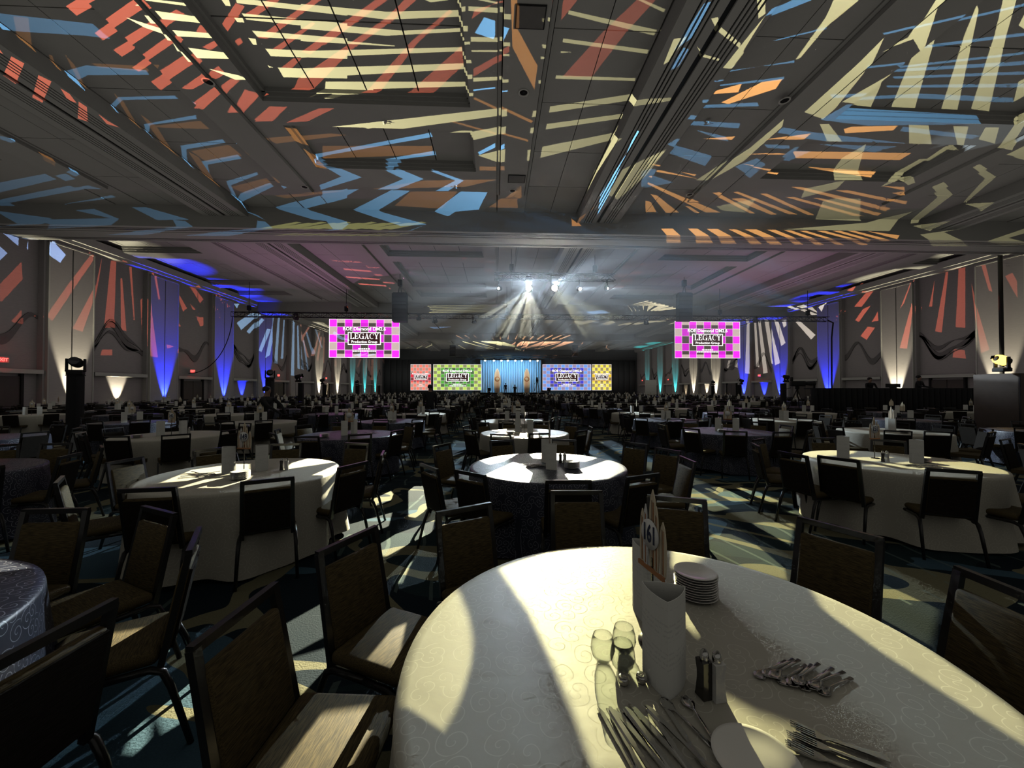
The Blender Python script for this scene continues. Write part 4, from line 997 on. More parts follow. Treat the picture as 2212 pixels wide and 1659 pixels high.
def band(x, y):
    r_ = ORDS[min(20, max(0, round((y - 1.2) / 3.35)))]
    c_ = sorted(cols, key=lambda q: abs(q - x))[0]; j = cols.index(c_); k0 = cols.index(.6)
    return '%s row back, %s %s of the aisle' % (r_, ORDS[k0 - j] if j <= k0 else ORDS[j - k0 - 1], 'left' if j <= k0 else 'right')
far_ch = MB(); far_cl = {'w': MB(), 'n': MB()}; far_cd = MB(); far_sg = MB()
n_card = [0]; n_tab = 0
ordn = {}
def nth(key):
    ordn[key] = ordn.get(key, 0) + 1
    return ['first', 'second', 'third', 'fourth', 'fifth', 'sixth', 'seventh', 'eighth', 'ninth', 'tenth', 'eleventh', 'twelfth'][min(ordn[key] - 1, 11)]
for rank, i in enumerate(order):
    x, y, c, num, nm = TABLES[i]
    d = dist(TABLES[i]); cn = 'ivory' if c == 'w' else 'navy'; an = 'an ivory' if c == 'w' else 'a navy'
    lod = 'near' if rank < 6 else ('mid' if d < 16 else 'far')
    rz = random.uniform(0, 6.28) if i else .3
    me = CL[(lod, c)][i % len(CL[(lod, c)])]
    bd = band(x, y)
    if rank < 300:
        lab = ('%s clothed round banquet table ' % cn) + (NAMES.get(i, '') if nm else bd)
        if i == 0: lab = 'large round foreground table under an ivory damask cloth, with sign 161'
        t = thing('banquet_table', lab, 'table', (x, y, 0), 0, 'round banquet tables')
        o = link('tablecloth', me, t); o.rotation_euler = (0, 0, rz)
        if rank < 6: link('table_top', TOP, t)
    else:
        f = far_cl[c]; q = len(f.v); f.add([v.co[:] for v in me.vertices], [list(p.vertices) for p in me.polygons]); f.xf(Matrix.Translation((x, y, 0)), q)
    # chairs
    lst = SET.get(i) or [(j * 36 + (rank * 17) % 36 + random.uniform(-5, 5), 1.02 + random.uniform(-.08, .14), random.uniform(-9, 9)) for j in range(10)]
    for (a, r, sw) in lst:
        cx, cy_ = x + r * math.cos(R(a)), y + r * math.sin(R(a))
        if d < 14 and abs(cx) > 1.9 * max(cy_, .1) + 1.5: continue
        if i not in SET and any(math.hypot(cx - TABLES[q][0], cy_ - TABLES[q][1]) < 1.15 for q in range(14) if q != i): continue
        face = a + 180 + sw
        if n_chair[0] < 300:
            if nm: lb = 'chair at %s o\'clock of %s' % (CLOCK[int(((90 - a) % 360 + 15) // 30) % 12], nm)
            else: lb = 'chair at %s o\'clock of %s table, %s' % (CLOCK[int(((90 - a) % 360 + 15) // 30) % 12], an, bd)
            chair(cx, cy_, face, lb, 'banquet chairs around the tables', n_chair[0] < 80)
        else:
            q = len(far_ch.v); far_ch.v += FAR.v; far_ch.f += [[q + z for z in f] for f in FAR.f]; far_ch.m += FAR.m; far_ch.sm += FAR.sm
            far_ch.xf(Matrix.Translation((cx, cy_, 0)) @ Matrix.Rotation(R(face - 90), 4, 'Z'), q)
    if i == 0: continue
    # menu cards and number sign
    ang = R({2: 100, 3: 95, 4: 160}.get(i, random.uniform(0, 180))); cs = [(.17*math.cos(ang), .17*math.sin(ang)), (-.17*math.cos(ang), -.17*math.sin(ang))]
    if i == 2: cs = [(-.20, -.02), (.08, .10)]
    if i == 3: cs = [(.02, .20), (.03, -.22)]
    if i == 4: cs = [(-.38, .30), (.18, -.10)]
    if i == 1: cs = []
    for q_, (ax, ay) in enumerate(cs):
        if n_card[0] < 300:
            lb = '%s menu card on %s' % ('farther' if ay > cs[1 - q_][1] else 'nearer', nm if nm else '%s table, %s' % (an, bd))
            tag(link('menu_card', CARD if d < 10 else CARDF, None, (x + ax, y + ay, ZT), R(random.uniform(150, 210))), lb, 'menu card', 'menu cards on the tables'); n_card[0] += 1
        else:
            q = len(far_cd.v); far_cd.add([v.co[:] for v in CARDF.vertices], [list(p.vertices) for p in CARDF.polygons]); far_cd.xf(Matrix.Translation((x + ax, y + ay, ZT)), q)
    sx_, sy_ = (x + (cs[0][0] + cs[1][0]) / 2, y + (cs[0][1] + cs[1][1]) / 2) if cs else (x - .2, y)
    if i == 4: sx_, sy_ = x - .02, y + .22
    if i in (3, 9): srz = R(80)
    elif i in (2, 4, 7): srz = R(-8 if i != 4 else 6)
    else: srz = R(random.choice((random.uniform(-30, 30), random.uniform(60, 120))))
    if i != 1:
        if d < 12: number_sign(sx_, sy_, srz, num, 'surfboard cluster sign%s on %s' % (' numbered ' + num if num else '', nm if nm else '%s table, %s' % (an, bd)))
        elif rank < 300: tag(link('table_number_sign', LSIGN, None, (sx_, sy_, ZT), srz), 'small surfboard cluster sign on %s table %s' % (an, bd), 'table sign', 'surfboard number signs on the tables')
        else:
            q = len(far_sg.v); far_sg.add([v.co[:] for v in LSIGN.vertices], [list(p.vertices) for p in LSIGN.polygons]); far_sg.xf(Matrix.Translation((sx_, sy_, ZT)), q)
    # plates, shakers and cutlery on the tables one can see into
    if d < 13 and i != 1:
        px_, py_ = {2: (.12, -.30), 3: (.26, -.18), 4: (.32, -.05)}.get(i, (random.uniform(-.4, .4), random.uniform(-.45, -.2)))
        for q_ in range(6 if d > 6 else 8):
            tag(link('side_plate', LPLATE, None, (x + px_, y + py_, ZT + q_ * .0095), 0), 'side plate stacked on %s' % (nm or '%s table, %s' % (an, bd)), 'plate', 'stacked side plates')
        px_, py_ = {2: (.30, .12), 3: (.18, .14), 4: (-.16, -.02)}.get(i, (random.uniform(-.3, .3), random.uniform(0, .3)))
        for q_, kd in enumerate(('pepper', 'salt')): shaker(kd, x + px_ + q_ * .055, y + py_, '%s shaker on %s' % (kd, nm or '%s table, %s' % (an, bd)), 'salt and pepper shakers')
        if d < 9:
            px_, py_ = {2: (-.42, -.12), 3: (-.18, -.05), 4: (-.05, -.28)}.get(i, (random.uniform(-.4, .4), random.uniform(-.1, .2)))
            for q_ in range(14):
                kd = ('fork', 'knife', 'spoon')[q_ % 3]
                cutlery(kd, x + px_ + random.uniform(-.13, .13), y + py_ + random.uniform(-.09, .09), ZT + .002 + .003 * (q_ % 5), random.uniform(-40, 40), '%s in the cutlery heap on %s' % (kd, nm or '%s table, %s' % (an, bd)), 'cutlery heaps')
def stuff(mb, name, mats, lab, cat):
    if mb.v: tag(mb.build(name, mats), lab, cat, kind='stuff')
stuff(far_ch, 'far_banquet_chairs', [M['fabric'], M['fabricback'], M['frame']], 'dark mass of banquet chairs in the far rows towards the stage', 'chairs')
stuff(far_cl['w'], 'far_ivory_tables', M['clothw'], 'ivory clothed tables in the last rows', 'tables')
stuff(far_cl['n'], 'far_navy_tables', M['clothn'], 'navy clothed tables in the last rows', 'tables')
stuff(far_cd, 'far_menu_cards', M['paper'], 'white menu cards dotted over the far tables', 'menu cards')
stuff(far_sg, 'far_number_signs', M['white'], 'pale table signs dotted over the last rows', 'table signs')

# ---- the foreground table
G = 'things on the foreground table'
for (px, py, rz, l) in ((1437, 1474, 42, 'white three-sided folded menu card in front of the 161 sign'), (0, 0, 35, 'white folded menu card standing behind the 161 sign')):
    p = onz(px, py, ZT) if px else Vector((.615, 1.53, 0))
    tag(link('menu_card', CARD, None, (p.x, p.y, ZT), R(rz)), l, 'menu card', 'menu cards on the tables')
number_sign(.565, 1.37, R(-80), '161', 'surfboard cluster sign numbered 161 between two menu cards')
p = onz(1503, 1287, ZT)
for k in range(10):
    o = tag(link('side_plate', PLATE, None, (p.x + random.uniform(-.002, .002), p.y + random.uniform(-.002, .002), ZT + k * .0105), 0), 'white side plate in the tall stack beside the 161 menu cards', 'plate', 'plates in the foreground stack')
p = onz(1634, 1652, ZT); o = tag(link('dinner_plate', PLATE, None, (p.x, p.y, ZT), 0), 'single white plate at the bottom edge beside the forks', 'plate'); o.scale = (1.12, 1.12, 1.1)
p = onz(1522, 1503, ZT); shaker('pepper', p.x, p.y, 'dark pepper shaker with steel cap in front of the 161 menu card', 'salt and pepper shakers').rotation_euler.z = .2
p = onz(1549, 1508, ZT); shaker('salt', p.x, p.y, 'pale salt shaker with steel cap in front of the 161 menu card', 'salt and pepper shakers').rotation_euler.z = .15
for px, py, l in ((1302, 1428, 'clear stemless glass, leftmost beside the 161 menu card'), (1345, 1447, 'clear stemless glass nearest the steel cups'), (1348, 1408, 'clear stemless glass behind the other two')):
    p = onz(px, py, ZT); tag(link('stemless_glass', GLASS, None, (p.x, p.y, ZT), 0), l, 'glass', 'stemless glasses')
CUP = MB().lathe([(.0, .0), (.012, .0), (.0165, .01), (.0165, .02), (.012, .026), (.006, .022), (.0, .024)], 24, cap=False).mesh('sauce_cup', M['steel'])
for px, py, l in ((1386, 1474, 'small round steel cup at the foot of the front menu card'), (1347, 1478, 'small round dark steel cup below the glasses')):
    p = onz(px, py, ZT); tag(link('sauce_cup', CUP, None, (p.x, p.y, ZT), 0), l, 'cup', 'small steel cups')
def cut_px(kind, px, py, ang, z, label, tilt=0):
    p = onz(px, py, ZT); cutlery(kind, p.x, p.y, ZT + z, ang, label, 'foreground cutlery', tilt)
rr = random.Random(3)
for k in range(13):
    cut_px('knife', 1345 + k * 11 + rr.uniform(-9, 9), 1612 + rr.uniform(-14, 18), 103 + rr.uniform(-9, 12), .002 + .004 * (k % 4), 'steel table knife in the pile at the bottom of the foreground table')
cut_px('spoon', 1478, 1560, 113, .002, 'steel teaspoon beside the knife pile, bowl away')
cut_px('spoon', 1513, 1560, 94, .002, 'steel teaspoon on its own between knives and plate')
for k in range(10):
    cut_px('spoon', 1668 + k * 15 + rr.uniform(-3, 3), 1444 + k * 4 + rr.uniform(-4, 4), 207 + rr.uniform(-8, 4), .002 + .003 * (k % 3), 'steel spoon in the neat fan right of the menu card')
for k in range(12):
    cut_px('fork', 1800 + (k % 4) * 6 + rr.uniform(-3, 3), 1602 + k * 6, 148 + rr.uniform(-4, 4), .002 + .004 * (k % 4), 'steel fork in the nested bundle at the bottom edge')
# ================================================================== RIGGING
def truss(name, label, a, b, size=.32, bay=.5, group=None):
    a, b = Vector(a), Vector(b); L = (b - a).length
    t = thing(name, label, 'truss', a, math.atan2((b - a).y, (b - a).x), group)
    s = size / 2
    for sy in (-1, 1):
        for sz in (-1, 1): MB().tube([(0, sy*s, sz*s), (L, sy*s, sz*s)], .026, 6).build('chord', M['black'], t)
    n = int(L / bay)
    for face in range(4):
        m = MB()
        for k in range(n):
            x0, x1 = L * k / n, L * (k + 1) / n; f = 1 if k % 2 else -1
            if face < 2:
                sy = (-1, 1)[face]; m.bar((x0, sy*s, -f*s), (x1, sy*s, f*s), .022); m.bar((x0, sy*s, -s), (x0, sy*s, s), .018)
            else:
                sz = (-1, 1)[face - 2]; m.bar((x0, -f*s, sz*s), (x1, f*s, sz*s), .022)
        m.build('lacing', M['black'], t)
    return t
def hoist(x, y, z0, z1, label):
    t = thing('chain_hoist', label, 'hoist', (x, y, z0), group='chain hoists on the trusses')
    MB().rbox(-.13, .13, -.12, .12, .1, .52, .03).build('motor_body', M['black'], t)
    MB().tube([(0, 0, .5), (0, 0, z1 - z0)], .02, 6).build('chain', M['black'], t)
    MB().bar((0, 0, -.05), (0, 0, .12), .05).build('hook', M['black'], t)
TY = 33.0
pl = ony(502, 680, TY); pr = ony(1788, 689, TY); TZ = (pl.z + pr.z) / 2
truss('lighting_truss', 'long black truss spanning the hall above the magenta screens', (pl.x, TY, TZ), (pr.x, TY, TZ), .38, .55)
for px, l in ((538, 'chain hoist at the left end of the long truss'), (748, 'chain hoist above the left magenta screen'), (1095, 'chain hoist in the middle of the long truss'), (1555, 'chain hoist right of the right speaker array'), (1745, 'chain hoist at the right end of the long truss')):
    p = ony(px, 680, TY); hoist(p.x, TY, TZ + .25, ceil_at(p.x), l)
LTY = 24.0
ql = ony(1068, 597, LTY); qr = ony(1328, 597, LTY); LZ = ql.z
truss('lighting_truss', 'short black truss carrying the glaring front lights', (ql.x, LTY, LZ), (qr.x, LTY, LZ), .38, .5)
for px, l in ((1105, 'chain hoist on the left of the short light truss'), (1285, 'chain hoist on the right of the short light truss')):
    p = ony(px, 590, LTY); hoist(p.x, LTY, LZ + .25, ceil_at(p.x), l)
# cable loop hanging from the left end of the long truss
def cable(name, label, pts, r=.03):
    tag(MB().tube(pts, r, 6).build(name, M['black']), label, 'cable')
a = Vector((pl.x, TY, TZ - .2)); b = Vector((XL + .6, 31.0, 2.9)); cp = []
for k in range(21):
    t = k / 20; cp.append(a.lerp(b, t ** 1.6) * 1.0); cp[-1].z = a.z + (b.z - a.z) * (1 - (1 - t) ** 1.8)
cable('power_cable', 'black cable hanging in a curve from the left end of the truss', cp)
cable('power_cable', 'black cable dropping from the right end of the truss', [(pr.x, TY, TZ - .1), (pr.x + .5, TY, TZ - .3), (pr.x + .35, TY, TZ - 1.6), (pr.x + .3, TY, 1.0)], .06)
p = onx(2163, 700, 31.3); cable('drop_pole', 'dark upright pole behind the yellow lens lamp at the right', [(p.x, p.y, 0), (p.x, p.y, 10.2)], .11)

# line array speakers
def line_array(px, y, label):
    p = ony(px, 635, y); t = thing('line_array_speaker', label, 'speaker', (p.x, y, p.z), group='hanging line array speakers')
    n = 7
    for k in range(n):
        tilt = R(-1.2 * k)
        m = MB(); m.prism([(-.55, -.145), (.55, -.145), (.55, .145), (-.55, .145)], 'y', -.28, .25)
        m.xf(Matrix.Rotation(tilt, 4, 'X')); c = m.build('cabinet', M['black'], t, (0, .01 * k, -.31 * k - .15))
        g = MB().box(-.5, .5, -.295, -.28, -.12, .12); g.xf(Matrix.Rotation(tilt, 4, 'X')); g.build('grille', M['darkgrey'], c)
    MB().box(-.5, .5, -.2, .2, .0, .08).bar((-.12, 0, .05), (0, 0, .9), .05).bar((.12, 0, .05), (0, 0, .9), .05).build('fly_frame', M['black'], t)
    MB().rbox(-.16, .16, -.14, .14, .6, 1.1, .03).build('motor_body', M['black'], t)
    MB().tube([(0, 0, 1.1), (0, 0, ceil_at(p.x) - p.z)], .02, 6).build('chain', M['black'], t)
M['darkgrey'] = mat('dark_grille', (.03, .03, .032), .6)
line_array(864, 30, 'black hanging line array in front of the left magenta screen')
line_array(1478, 30, 'black hanging line array in front of the right magenta screen')

# ================================================================== LED SCREENS
M['ledw'] = emit('led_white', (1, 1, .97), 1.6)
M['leddark'] = emit('led_logo_dark', (.05, .02, .02), .8)
def led(name, A, B, A2, B2, nx, ny, ib, s):
    """test card: chequered tiles with pale grid lines and a darker middle field"""
    m, nt, b = nodes_of(name)
    uv = N(nt, 'ShaderNodeUVMap'); sx = N(nt, 'ShaderNodeSeparateXYZ'); nt.links.new(uv.outputs[0], sx.inputs[0])
    u = math_n(nt, 'MULTIPLY', sx.outputs[0], nx); v = math_n(nt, 'MULTIPLY', sx.outputs[1], ny)
    ck = math_n(nt, 'MODULO', math_n(nt, 'ADD', math_n(nt, 'FLOOR', u), math_n(nt, 'FLOOR', v)), 2.0)
    inn = math_n(nt, 'MULTIPLY', math_n(nt, 'LESS_THAN', math_n(nt, 'ABSOLUTE', math_n(nt, 'SUBTRACT', sx.outputs[0], .5)), ib[0]), math_n(nt, 'LESS_THAN', math_n(nt, 'ABSOLUTE', math_n(nt, 'SUBTRACT', sx.outputs[1], .5)), ib[1]))
    c = mixc(nt, inn, mixc(nt, ck, A, B), mixc(nt, ck, A2, B2))
    def edge(x, w_): return math_n(nt, 'LESS_THAN', math_n(nt, 'ABSOLUTE', math_n(nt, 'SUBTRACT', math_n(nt, 'FRACT', math_n(nt, 'ADD', x, .5)), .5)), w_)
    ln = math_n(nt, 'MAXIMUM', edge(u, .035), edge(v, .035))
    c = mixc(nt, math_n(nt, 'MULTIPLY', ln, .55), c, (1, .8, .9))
    bd = math_n(nt, 'MAXIMUM', math_n(nt, 'GREATER_THAN', math_n(nt, 'ABSOLUTE', math_n(nt, 'SUBTRACT', sx.outputs[0], .5)), .493), math_n(nt, 'GREATER_THAN', math_n(nt, 'ABSOLUTE', math_n(nt, 'SUBTRACT', sx.outputs[1], .5)), .488))
    c = mixc(nt, bd, c, (1, .92, .95))
    nt.links.new(c, b.inputs['Emission Color']); b.inputs['Emission Strength'].default_value = s; b.inputs['Base Color'].default_value = (.01, .01, .01, 1); b.inputs['Roughness'].default_value = 1; b.inputs['Specular IOR Level'].default_value = 0
    return m
def arc(cx, cz, rx, rz, a0, a1, w0, w1, n=14):
    """stroke of varying weight along an ellipse: list of quads"""
    out = []
    for i in range(n):
        t0, t1 = i / n, (i + 1) / n; q = []
        for t in (t0, t1):
            a = R(a0 + (a1 - a0) * t); w_ = w0 + (w1 - w0) * math.sin(math.pi * t)
            q.append(((cx + rx*math.cos(a), cz + rz*math.sin(a)), (cx + (rx-w_)*math.cos(a), cz + (rz-w_*.45)*math.sin(a))))
        out.append([q[0][0], q[1][0], q[1][1], q[0][1]])
    return out
def bx(x0, x1, z0, z1): return [(x0, z0), (x1, z0), (x1, z1), (x0, z1)]
SERIF = {
 'L': [bx(.0,.34,0,.05), bx(.09,.25,0,1), bx(.0,.34,.95,1), bx(.09,.66,0,.07), [(.66,0),(.66,.32),(.61,.32),(.50,.07)]],
 'E': [bx(.0,.3,0,.05), bx(.09,.25,0,1), bx(.0,.3,.95,1), bx(.09,.66,0,.07), bx(.09,.64,.93,1), bx(.2,.46,.47,.53), bx(.43,.49,.36,.64), [(.66,0),(.70,.30),(.65,.30),(.52,.07)], [(.64,1),(.66,.72),(.61,.72),(.50,.93)]],
 'G': arc(.42,.5,.40,.5,60,360,.05,.16,22) + [bx(.62,.80,.0,.45), bx(.50,.88,.41,.46), bx(.70,.76,.66,1.0)],
 'A': [[(.10,0),(.16,0),(.44,.98),(.39,1)], [(.52,0),(.72,0),(.45,1.02),(.36,1.0)], bx(.2,.55,.3,.36), bx(.0,.26,0,.05), bx(.44,.82,0,.05)],
 'C': arc(.42,.5,.40,.5,50,310,.05,.16,20) + [bx(.66,.72,.64,1.0)],
 'Y': [bx(.30,.46,0,.48), bx(.2,.56,0,.05), [(.05,1),(.24,1),(.45,.47),(.31,.44)], [(.58,1),(.66,1),(.45,.44),(.37,.46)], bx(-.02,.32,.95,1), bx(.5,.76,.95,1)]}
ADV = {'L': .72, 'E': .76, 'G': .92, 'A': .82, 'C': .82, 'Y': .74}
def legacy_mesh(width):
    m = MB(); x = 0; tot = sum(ADV[c] for c in 'LEGACY')
    s = width / tot
    for c in 'LEGACY':
        for p in SERIF[c]:
            n = len(m.v); m.add([((x + px) * s - width / 2, 0, pz * s * .95) for px, pz in p], [tuple(range(len(p)))])
        x += ADV[c]
    return m, s * .95
def screen(label, x0, x1, z0, z1, y, mat_, logo=True, wide=True, group='LED screens', hung=False):
    w_, h_ = x1 - x0, z1 - z0
    t = thing('led_screen', label, 'screen', ((x0+x1)/2, y, (z0+z1)/2), group=group)
    me = bpy.data.meshes.new('display'); me.from_pydata([(-w_/2, 0, -h_/2), (w_/2, 0, -h_/2), (w_/2, 0, h_/2), (-w_/2, 0, h_/2)], [], [(0, 1, 2, 3)])
    ul = me.uv_layers.new(); 
    for i, c in enumerate(((0, 0), (1, 0), (1, 1), (0, 1))): ul.data[i].uv = c
    me.materials.append(mat_); link('display', me, t)
    MB().box(-w_/2, w_/2, .01, .12, -h_/2, h_/2).build('cabinet_back', M['black'], t)
    if not hung:
        for k in (-.35, .35): MB().bar((w_*k, .2, h_/2*.8), (w_*k, .2, -(z0+z1)/2), .1).build('support_leg', M['black'], t)
    if hung:
        for k in range(5): MB().bar((-w_/2 + w_*(k+.5)/5, .06, h_/2), (-w_/2 + w_*(k+.5)/5, .06, h_/2 + .25), .05).build('hanging_bracket', M['black'], t)
    k = 1 if wide else 1.35
    lw, lh = w_ * .47 * k, h_ * (.33 if wide else .19)
    pz = .0
    def flat(xa, xb, za, zb, yy, mm, nm): return MB().add([(xa, yy, za), (xb, yy, za), (xb, yy, zb), (xa, yy, zb)], [(0, 1, 2, 3)]).build(nm, mm, t)
    flat(-lw/2, lw/2, pz - lh/2, pz + lh/2, -.01, M['ledw'], 'logo_border'); flat(-lw/2*.945, lw/2*.945, pz - lh/2*.88, pz + lh/2*.88, -.02, M['leddark'], 'logo_field')
    m, cap_ = legacy_mesh(lw * .86); m.xf(Matrix.Translation((0, -.03, pz + lh*.40 - cap_))); m.build('logo_lettering', M['ledw'], t)
    def tx(s, size, z):
        o = link('lettering', text_mesh(s, size, M['ledw'], 0), t, (0, -.03, z)); o.rotation_euler = (R(90), 0, 0); return o
    tx('Production Group', lw * .105, pz - lh * .27)
    tx('ROE Diamond DM2.6', w_ * (.068 if wide else .095), h_ * (.245 if wide else .135))
    rd = random.Random(len(label))
    for zl, wl in ((-.285, .17), (-.345, .33)):                     # two lines of print too small to read
        x = -w_ * wl / 2
        while x < w_ * wl / 2:
            q = w_ * rd.uniform(.012, .03); flat(x, x + q, h_ * zl, h_ * (zl + (.03 if wide else .016)), -.03, M['ledw'], 'print_dash'); x += q + w_ * .008
    return t
MAG = led('led_magenta_card', (.85, .03, .80), (.52, .40, .37), (.60, .02, .58), (.07, .055, .05), 9, 5, (.392, .40), 1.25)
def px_screen(label, a, b, y, mat_, **kw):
    p, q = ony(*a, y), ony(*b, y); return screen(label, p.x, q.x, q.z, p.z, y, mat_, **kw)
px_screen('magenta chequered LED screen with logo, hung on the left of the truss', (711, 689), (863, 773), TY, MAG, hung=True)
px_screen('magenta chequered LED screen with logo, hung on the right of the truss', (1457, 694), (1599, 774), TY, MAG, hung=True)
SY = 78.0
px_screen('narrow red chequered LED screen, leftmost beside the stage', (887, 787), (931, 843), SY, led('led_red_card', (.90, .22, .15), (.45, .28, .22), (.75, .03, .05), (.20, .05, .05), 7, 8, (.5, .17), 1.1), wide=False)
px_screen('wide green chequered LED screen left of the stage', (936, 787), (1040, 843), SY, led('led_green_card', (.52, .75, .12), (.26, .28, .12), (.10, .42, .05), (.08, .14, .06), 13, 8, (.345, .36), 1.1))
px_screen('wide blue chequered LED screen right of the stage', (1172, 787), (1277, 843), SY, led('led_blue_card', (.16, .35, .85), (.32, .26, .40), (.06, .06, .62), (.10, .09, .16), 13, 8, (.345, .36), 1.1))
px_screen('narrow yellow chequered LED screen, rightmost beside the stage', (1279, 787), (1321, 843), SY, led('led_yellow_card', (.90, .78, .08), (.35, .28, .10), (.85, .55, .03), (.25, .17, .05), 7, 8, (.5, .17), 1.1), wide=False)

# ================================================================== STAGE
s0, s1 = ony(1042, 850, SY - 1).x, ony(1170, 850, SY - 1).x
stage = thing('stage', 'low stage in front of the blue lit curtain', 'stage', ((s0 + s1) / 2, 77, 0))
MB().rbox(-(s1-s0)/2 - .5, (s1-s0)/2 + .5, -3, 7, 0, 1.0, .03).build('deck', M['black'], stage)
MB().box(-(s1-s0)/2 - .5, (s1-s0)/2 + .5, -3.05, -3.0, 0, .95).build('skirt', M['drape'], stage)
M['curt'] = mat('pale_stage_curtain', (.42, .47, .52), .8, var=.25, scale=3, stretch=(6, 1, .05))
cu = thing('stage_curtain', 'pleated curtain lit blue at the back of the stage', 'curtain', ((s0 + s1) / 2, 83.4, 1.0))
zt = ony(1106, 778, 83.4).z - 1.0
for k in range(26):
    x0 = -(s1-s0)/2*1.12 + (s1-s0)*1.12 * k / 26; w_ = (s1-s0)*1.12/26
    m = MB(); m.smooth = True
    vs = []; nn = 6
    for i in range(nn + 1):
        a = math.pi * i / nn; vs += [(x0 + w_ * i / nn, -.35 * math.sin(a), 0), (x0 + w_ * i / nn, -.30 * math.sin(a), zt)]
    m.add(vs, [(2*i, 2*i+2, 2*i+3, 2*i+1) for i in range(nn)]); m.build('pleat', M['curt'], cu)
M['surfw'] = mat('surfboard_ivory', (.80, .72, .55), .4); M['surfo'] = mat('surfboard_orange', (.65, .22, .08), .4)
for px, l in ((1074, 'tall ivory surfboard with orange stripes on the left of the stage'), (1138, 'tall ivory surfboard with orange stripes on the right of the stage')):
    p = ony(px, 850, 79); top = ony(px, 795, 79).z; h = top - 1.0
    t = thing('stage_surfboard', l, 'surfboard', (p.x, 79, 1.0), group='giant surfboards on the stage')
    w_ = 15 / FPX * 79
    L = [(w_/2 * math.sin(math.pi * (.10 + .9 * (i/16)) ) ** .6 if i < 16 else 0, h * i / 16) for i in range(17)]
    L[0] = (w_ * .22, 0)
    MB().prism(L + [(-x, z) for x, z in reversed(L[:-1])], 'y', -.06, .06).build('board', M['surfw'], t)
    for sx in (-.16, .0, .16): MB().box(sx*w_ - .05, sx*w_ + .05, -.075, -.06, .1, h * (.93 if sx == 0 else .86)).build('stripe', M['surfo'], t)
    MB().lathe([(w_*.36, -.1), (w_*.36, -.076)], 24, (0, 0, h * .55), axis='y').xf(Matrix.Identity(4)).build('emblem', M['surfo'], t)
    MB().lathe([(w_*.25, -.11), (w_*.25, -.101)], 24, (0, 0, h * .55), axis='y').build('emblem_face', M['surfw'], t)
za = ony(1106, 770, 76).z
xa, xb = ony(985, 770, 76).x, ony(1235, 770, 76).x
truss('stage_truss', 'black truss with small lights above the stage curtain', (xa, 76, za), (xb, 76, za), .5, .8)
M['lensblue'] = emit('lens_glowing_blue', (.45, .75, 1), 9)
LB = MB().lathe([(.2, .165), (.2, .175), (.15, .19)], 14).mesh('lens', M['lensblue'])
LW = MB().lathe([(.17, .165), (.17, .175), (.13, .19)], 14).mesh('lens', M['lensw'])
for k, px in enumerate((1048, 1067, 1083, 1097, 1113, 1127, 1145, 1161)):
    p = ony(px, 783, 76)
    moving_head('small stage lamp above the curtain, %s from the left' % ['first', 'second', 'third', 'fourth', 'fifth', 'sixth', 'seventh', 'eighth'][k], (p.x, 76, za - .75), (p.x, 70, 3), True, 'stage truss lamps', LW)
    spot('unseen_stage_spot', (p.x, 79.6, za - .8), (0, 3.5, -2.6), (.22, .60, 1), 480, R(130), .7, .1)  # unseen blue spot set behind the boards to light the curtain
for px in (1074, 1138): spot('unseen_stage_spot', (ony(px, 783, 74).x, 74, 5.5), (0, 5, -1.2), (1, .88, .68), 600, R(50), .6, .1)  # warm spots added without a fixture to brighten the surfboards
for px, py, l in ((978, 785, 'small black speaker hung left of the stage truss'), (1242, 785, 'small black speaker hung right of the stage truss')):
    p = ony(px, 752, 74); t = thing('hanging_speaker', l, 'speaker', (p.x, 74, p.z - 1.6), group='speakers hung by the stage')
    for k in range(4): MB().box(-.55, .55, -.3, .3, k*.55, k*.55 + .5).build('cabinet', M['black'], t)
    MB().tube([(0, 0, 2.2), (0, 0, ceil_at(p.x) - p.z + 1.6)], .03, 6).build('chain', M['black'], t)

# ================================================================== TOWERS, FLOOR UPLIGHTS, EXIT SIGNS
def tower(x, y, h, label, w_=.14):
    t = thing('lighting_tower', label, 'lighting tower', (x, y, 0), group='black lighting towers')
    MB().rbox(-w_, w_, -w_, w_, .04, h - .03, .015).build('fabric_sleeve', M['drape'], t)
    MB().box(-w_*1.35, w_*1.35, -w_*1.35, w_*1.35, 0, .04).build('base_plate', M['black'], t); MB().rbox(-w_*1.1, w_*1.1, -w_*1.1, w_*1.1, h - .03, h, .008).build('top_plate', M['black'], t)
tower(*TW['a'], 2.1, 'black covered lighting tower in front of the pale lit pilaster', .135)
for k_, l in (('b', 'black covered lighting tower beside the blue uplit wall'), ('c', 'black covered tower before the white lit pilasters at the left'), ('d', 'black covered tower farther along the left wall'), ('e', 'small far black tower near the teal uplights at the left'),
              ('f', 'black covered tower by the blue uplights at the right'), ('g', 'black covered tower before the white uplights at the right'), ('h', 'small far black tower near the teal uplights at the right')): tower(*TW[k_], 2.1, l)
tower(-1.0, 64, 1.12, 'short black tower among the far tables left of the camera riser'); tower(9.0, 64, 1.12, 'short black tower among the far tables right of the camera riser')
cs = thing('equipment_case', 'tall brown case at the right edge topped by a yellow lens lamp', 'case', (18.05, 12.4, 0))
MB().rbox(-1.0, 1.6, -.6, .6, .06, 2.2, .02).build('case_body', M['darkbrown'], cs); MB().box(-1.02, 1.62, -.62, .62, 0, .06).build('plinth', M['black'], cs)
for x_ in (-.98, 1.56): MB().box(x_ - .02, x_ + .04, -.615, -.6, .08, 2.18).build('edge_strip', M['frame'], cs)

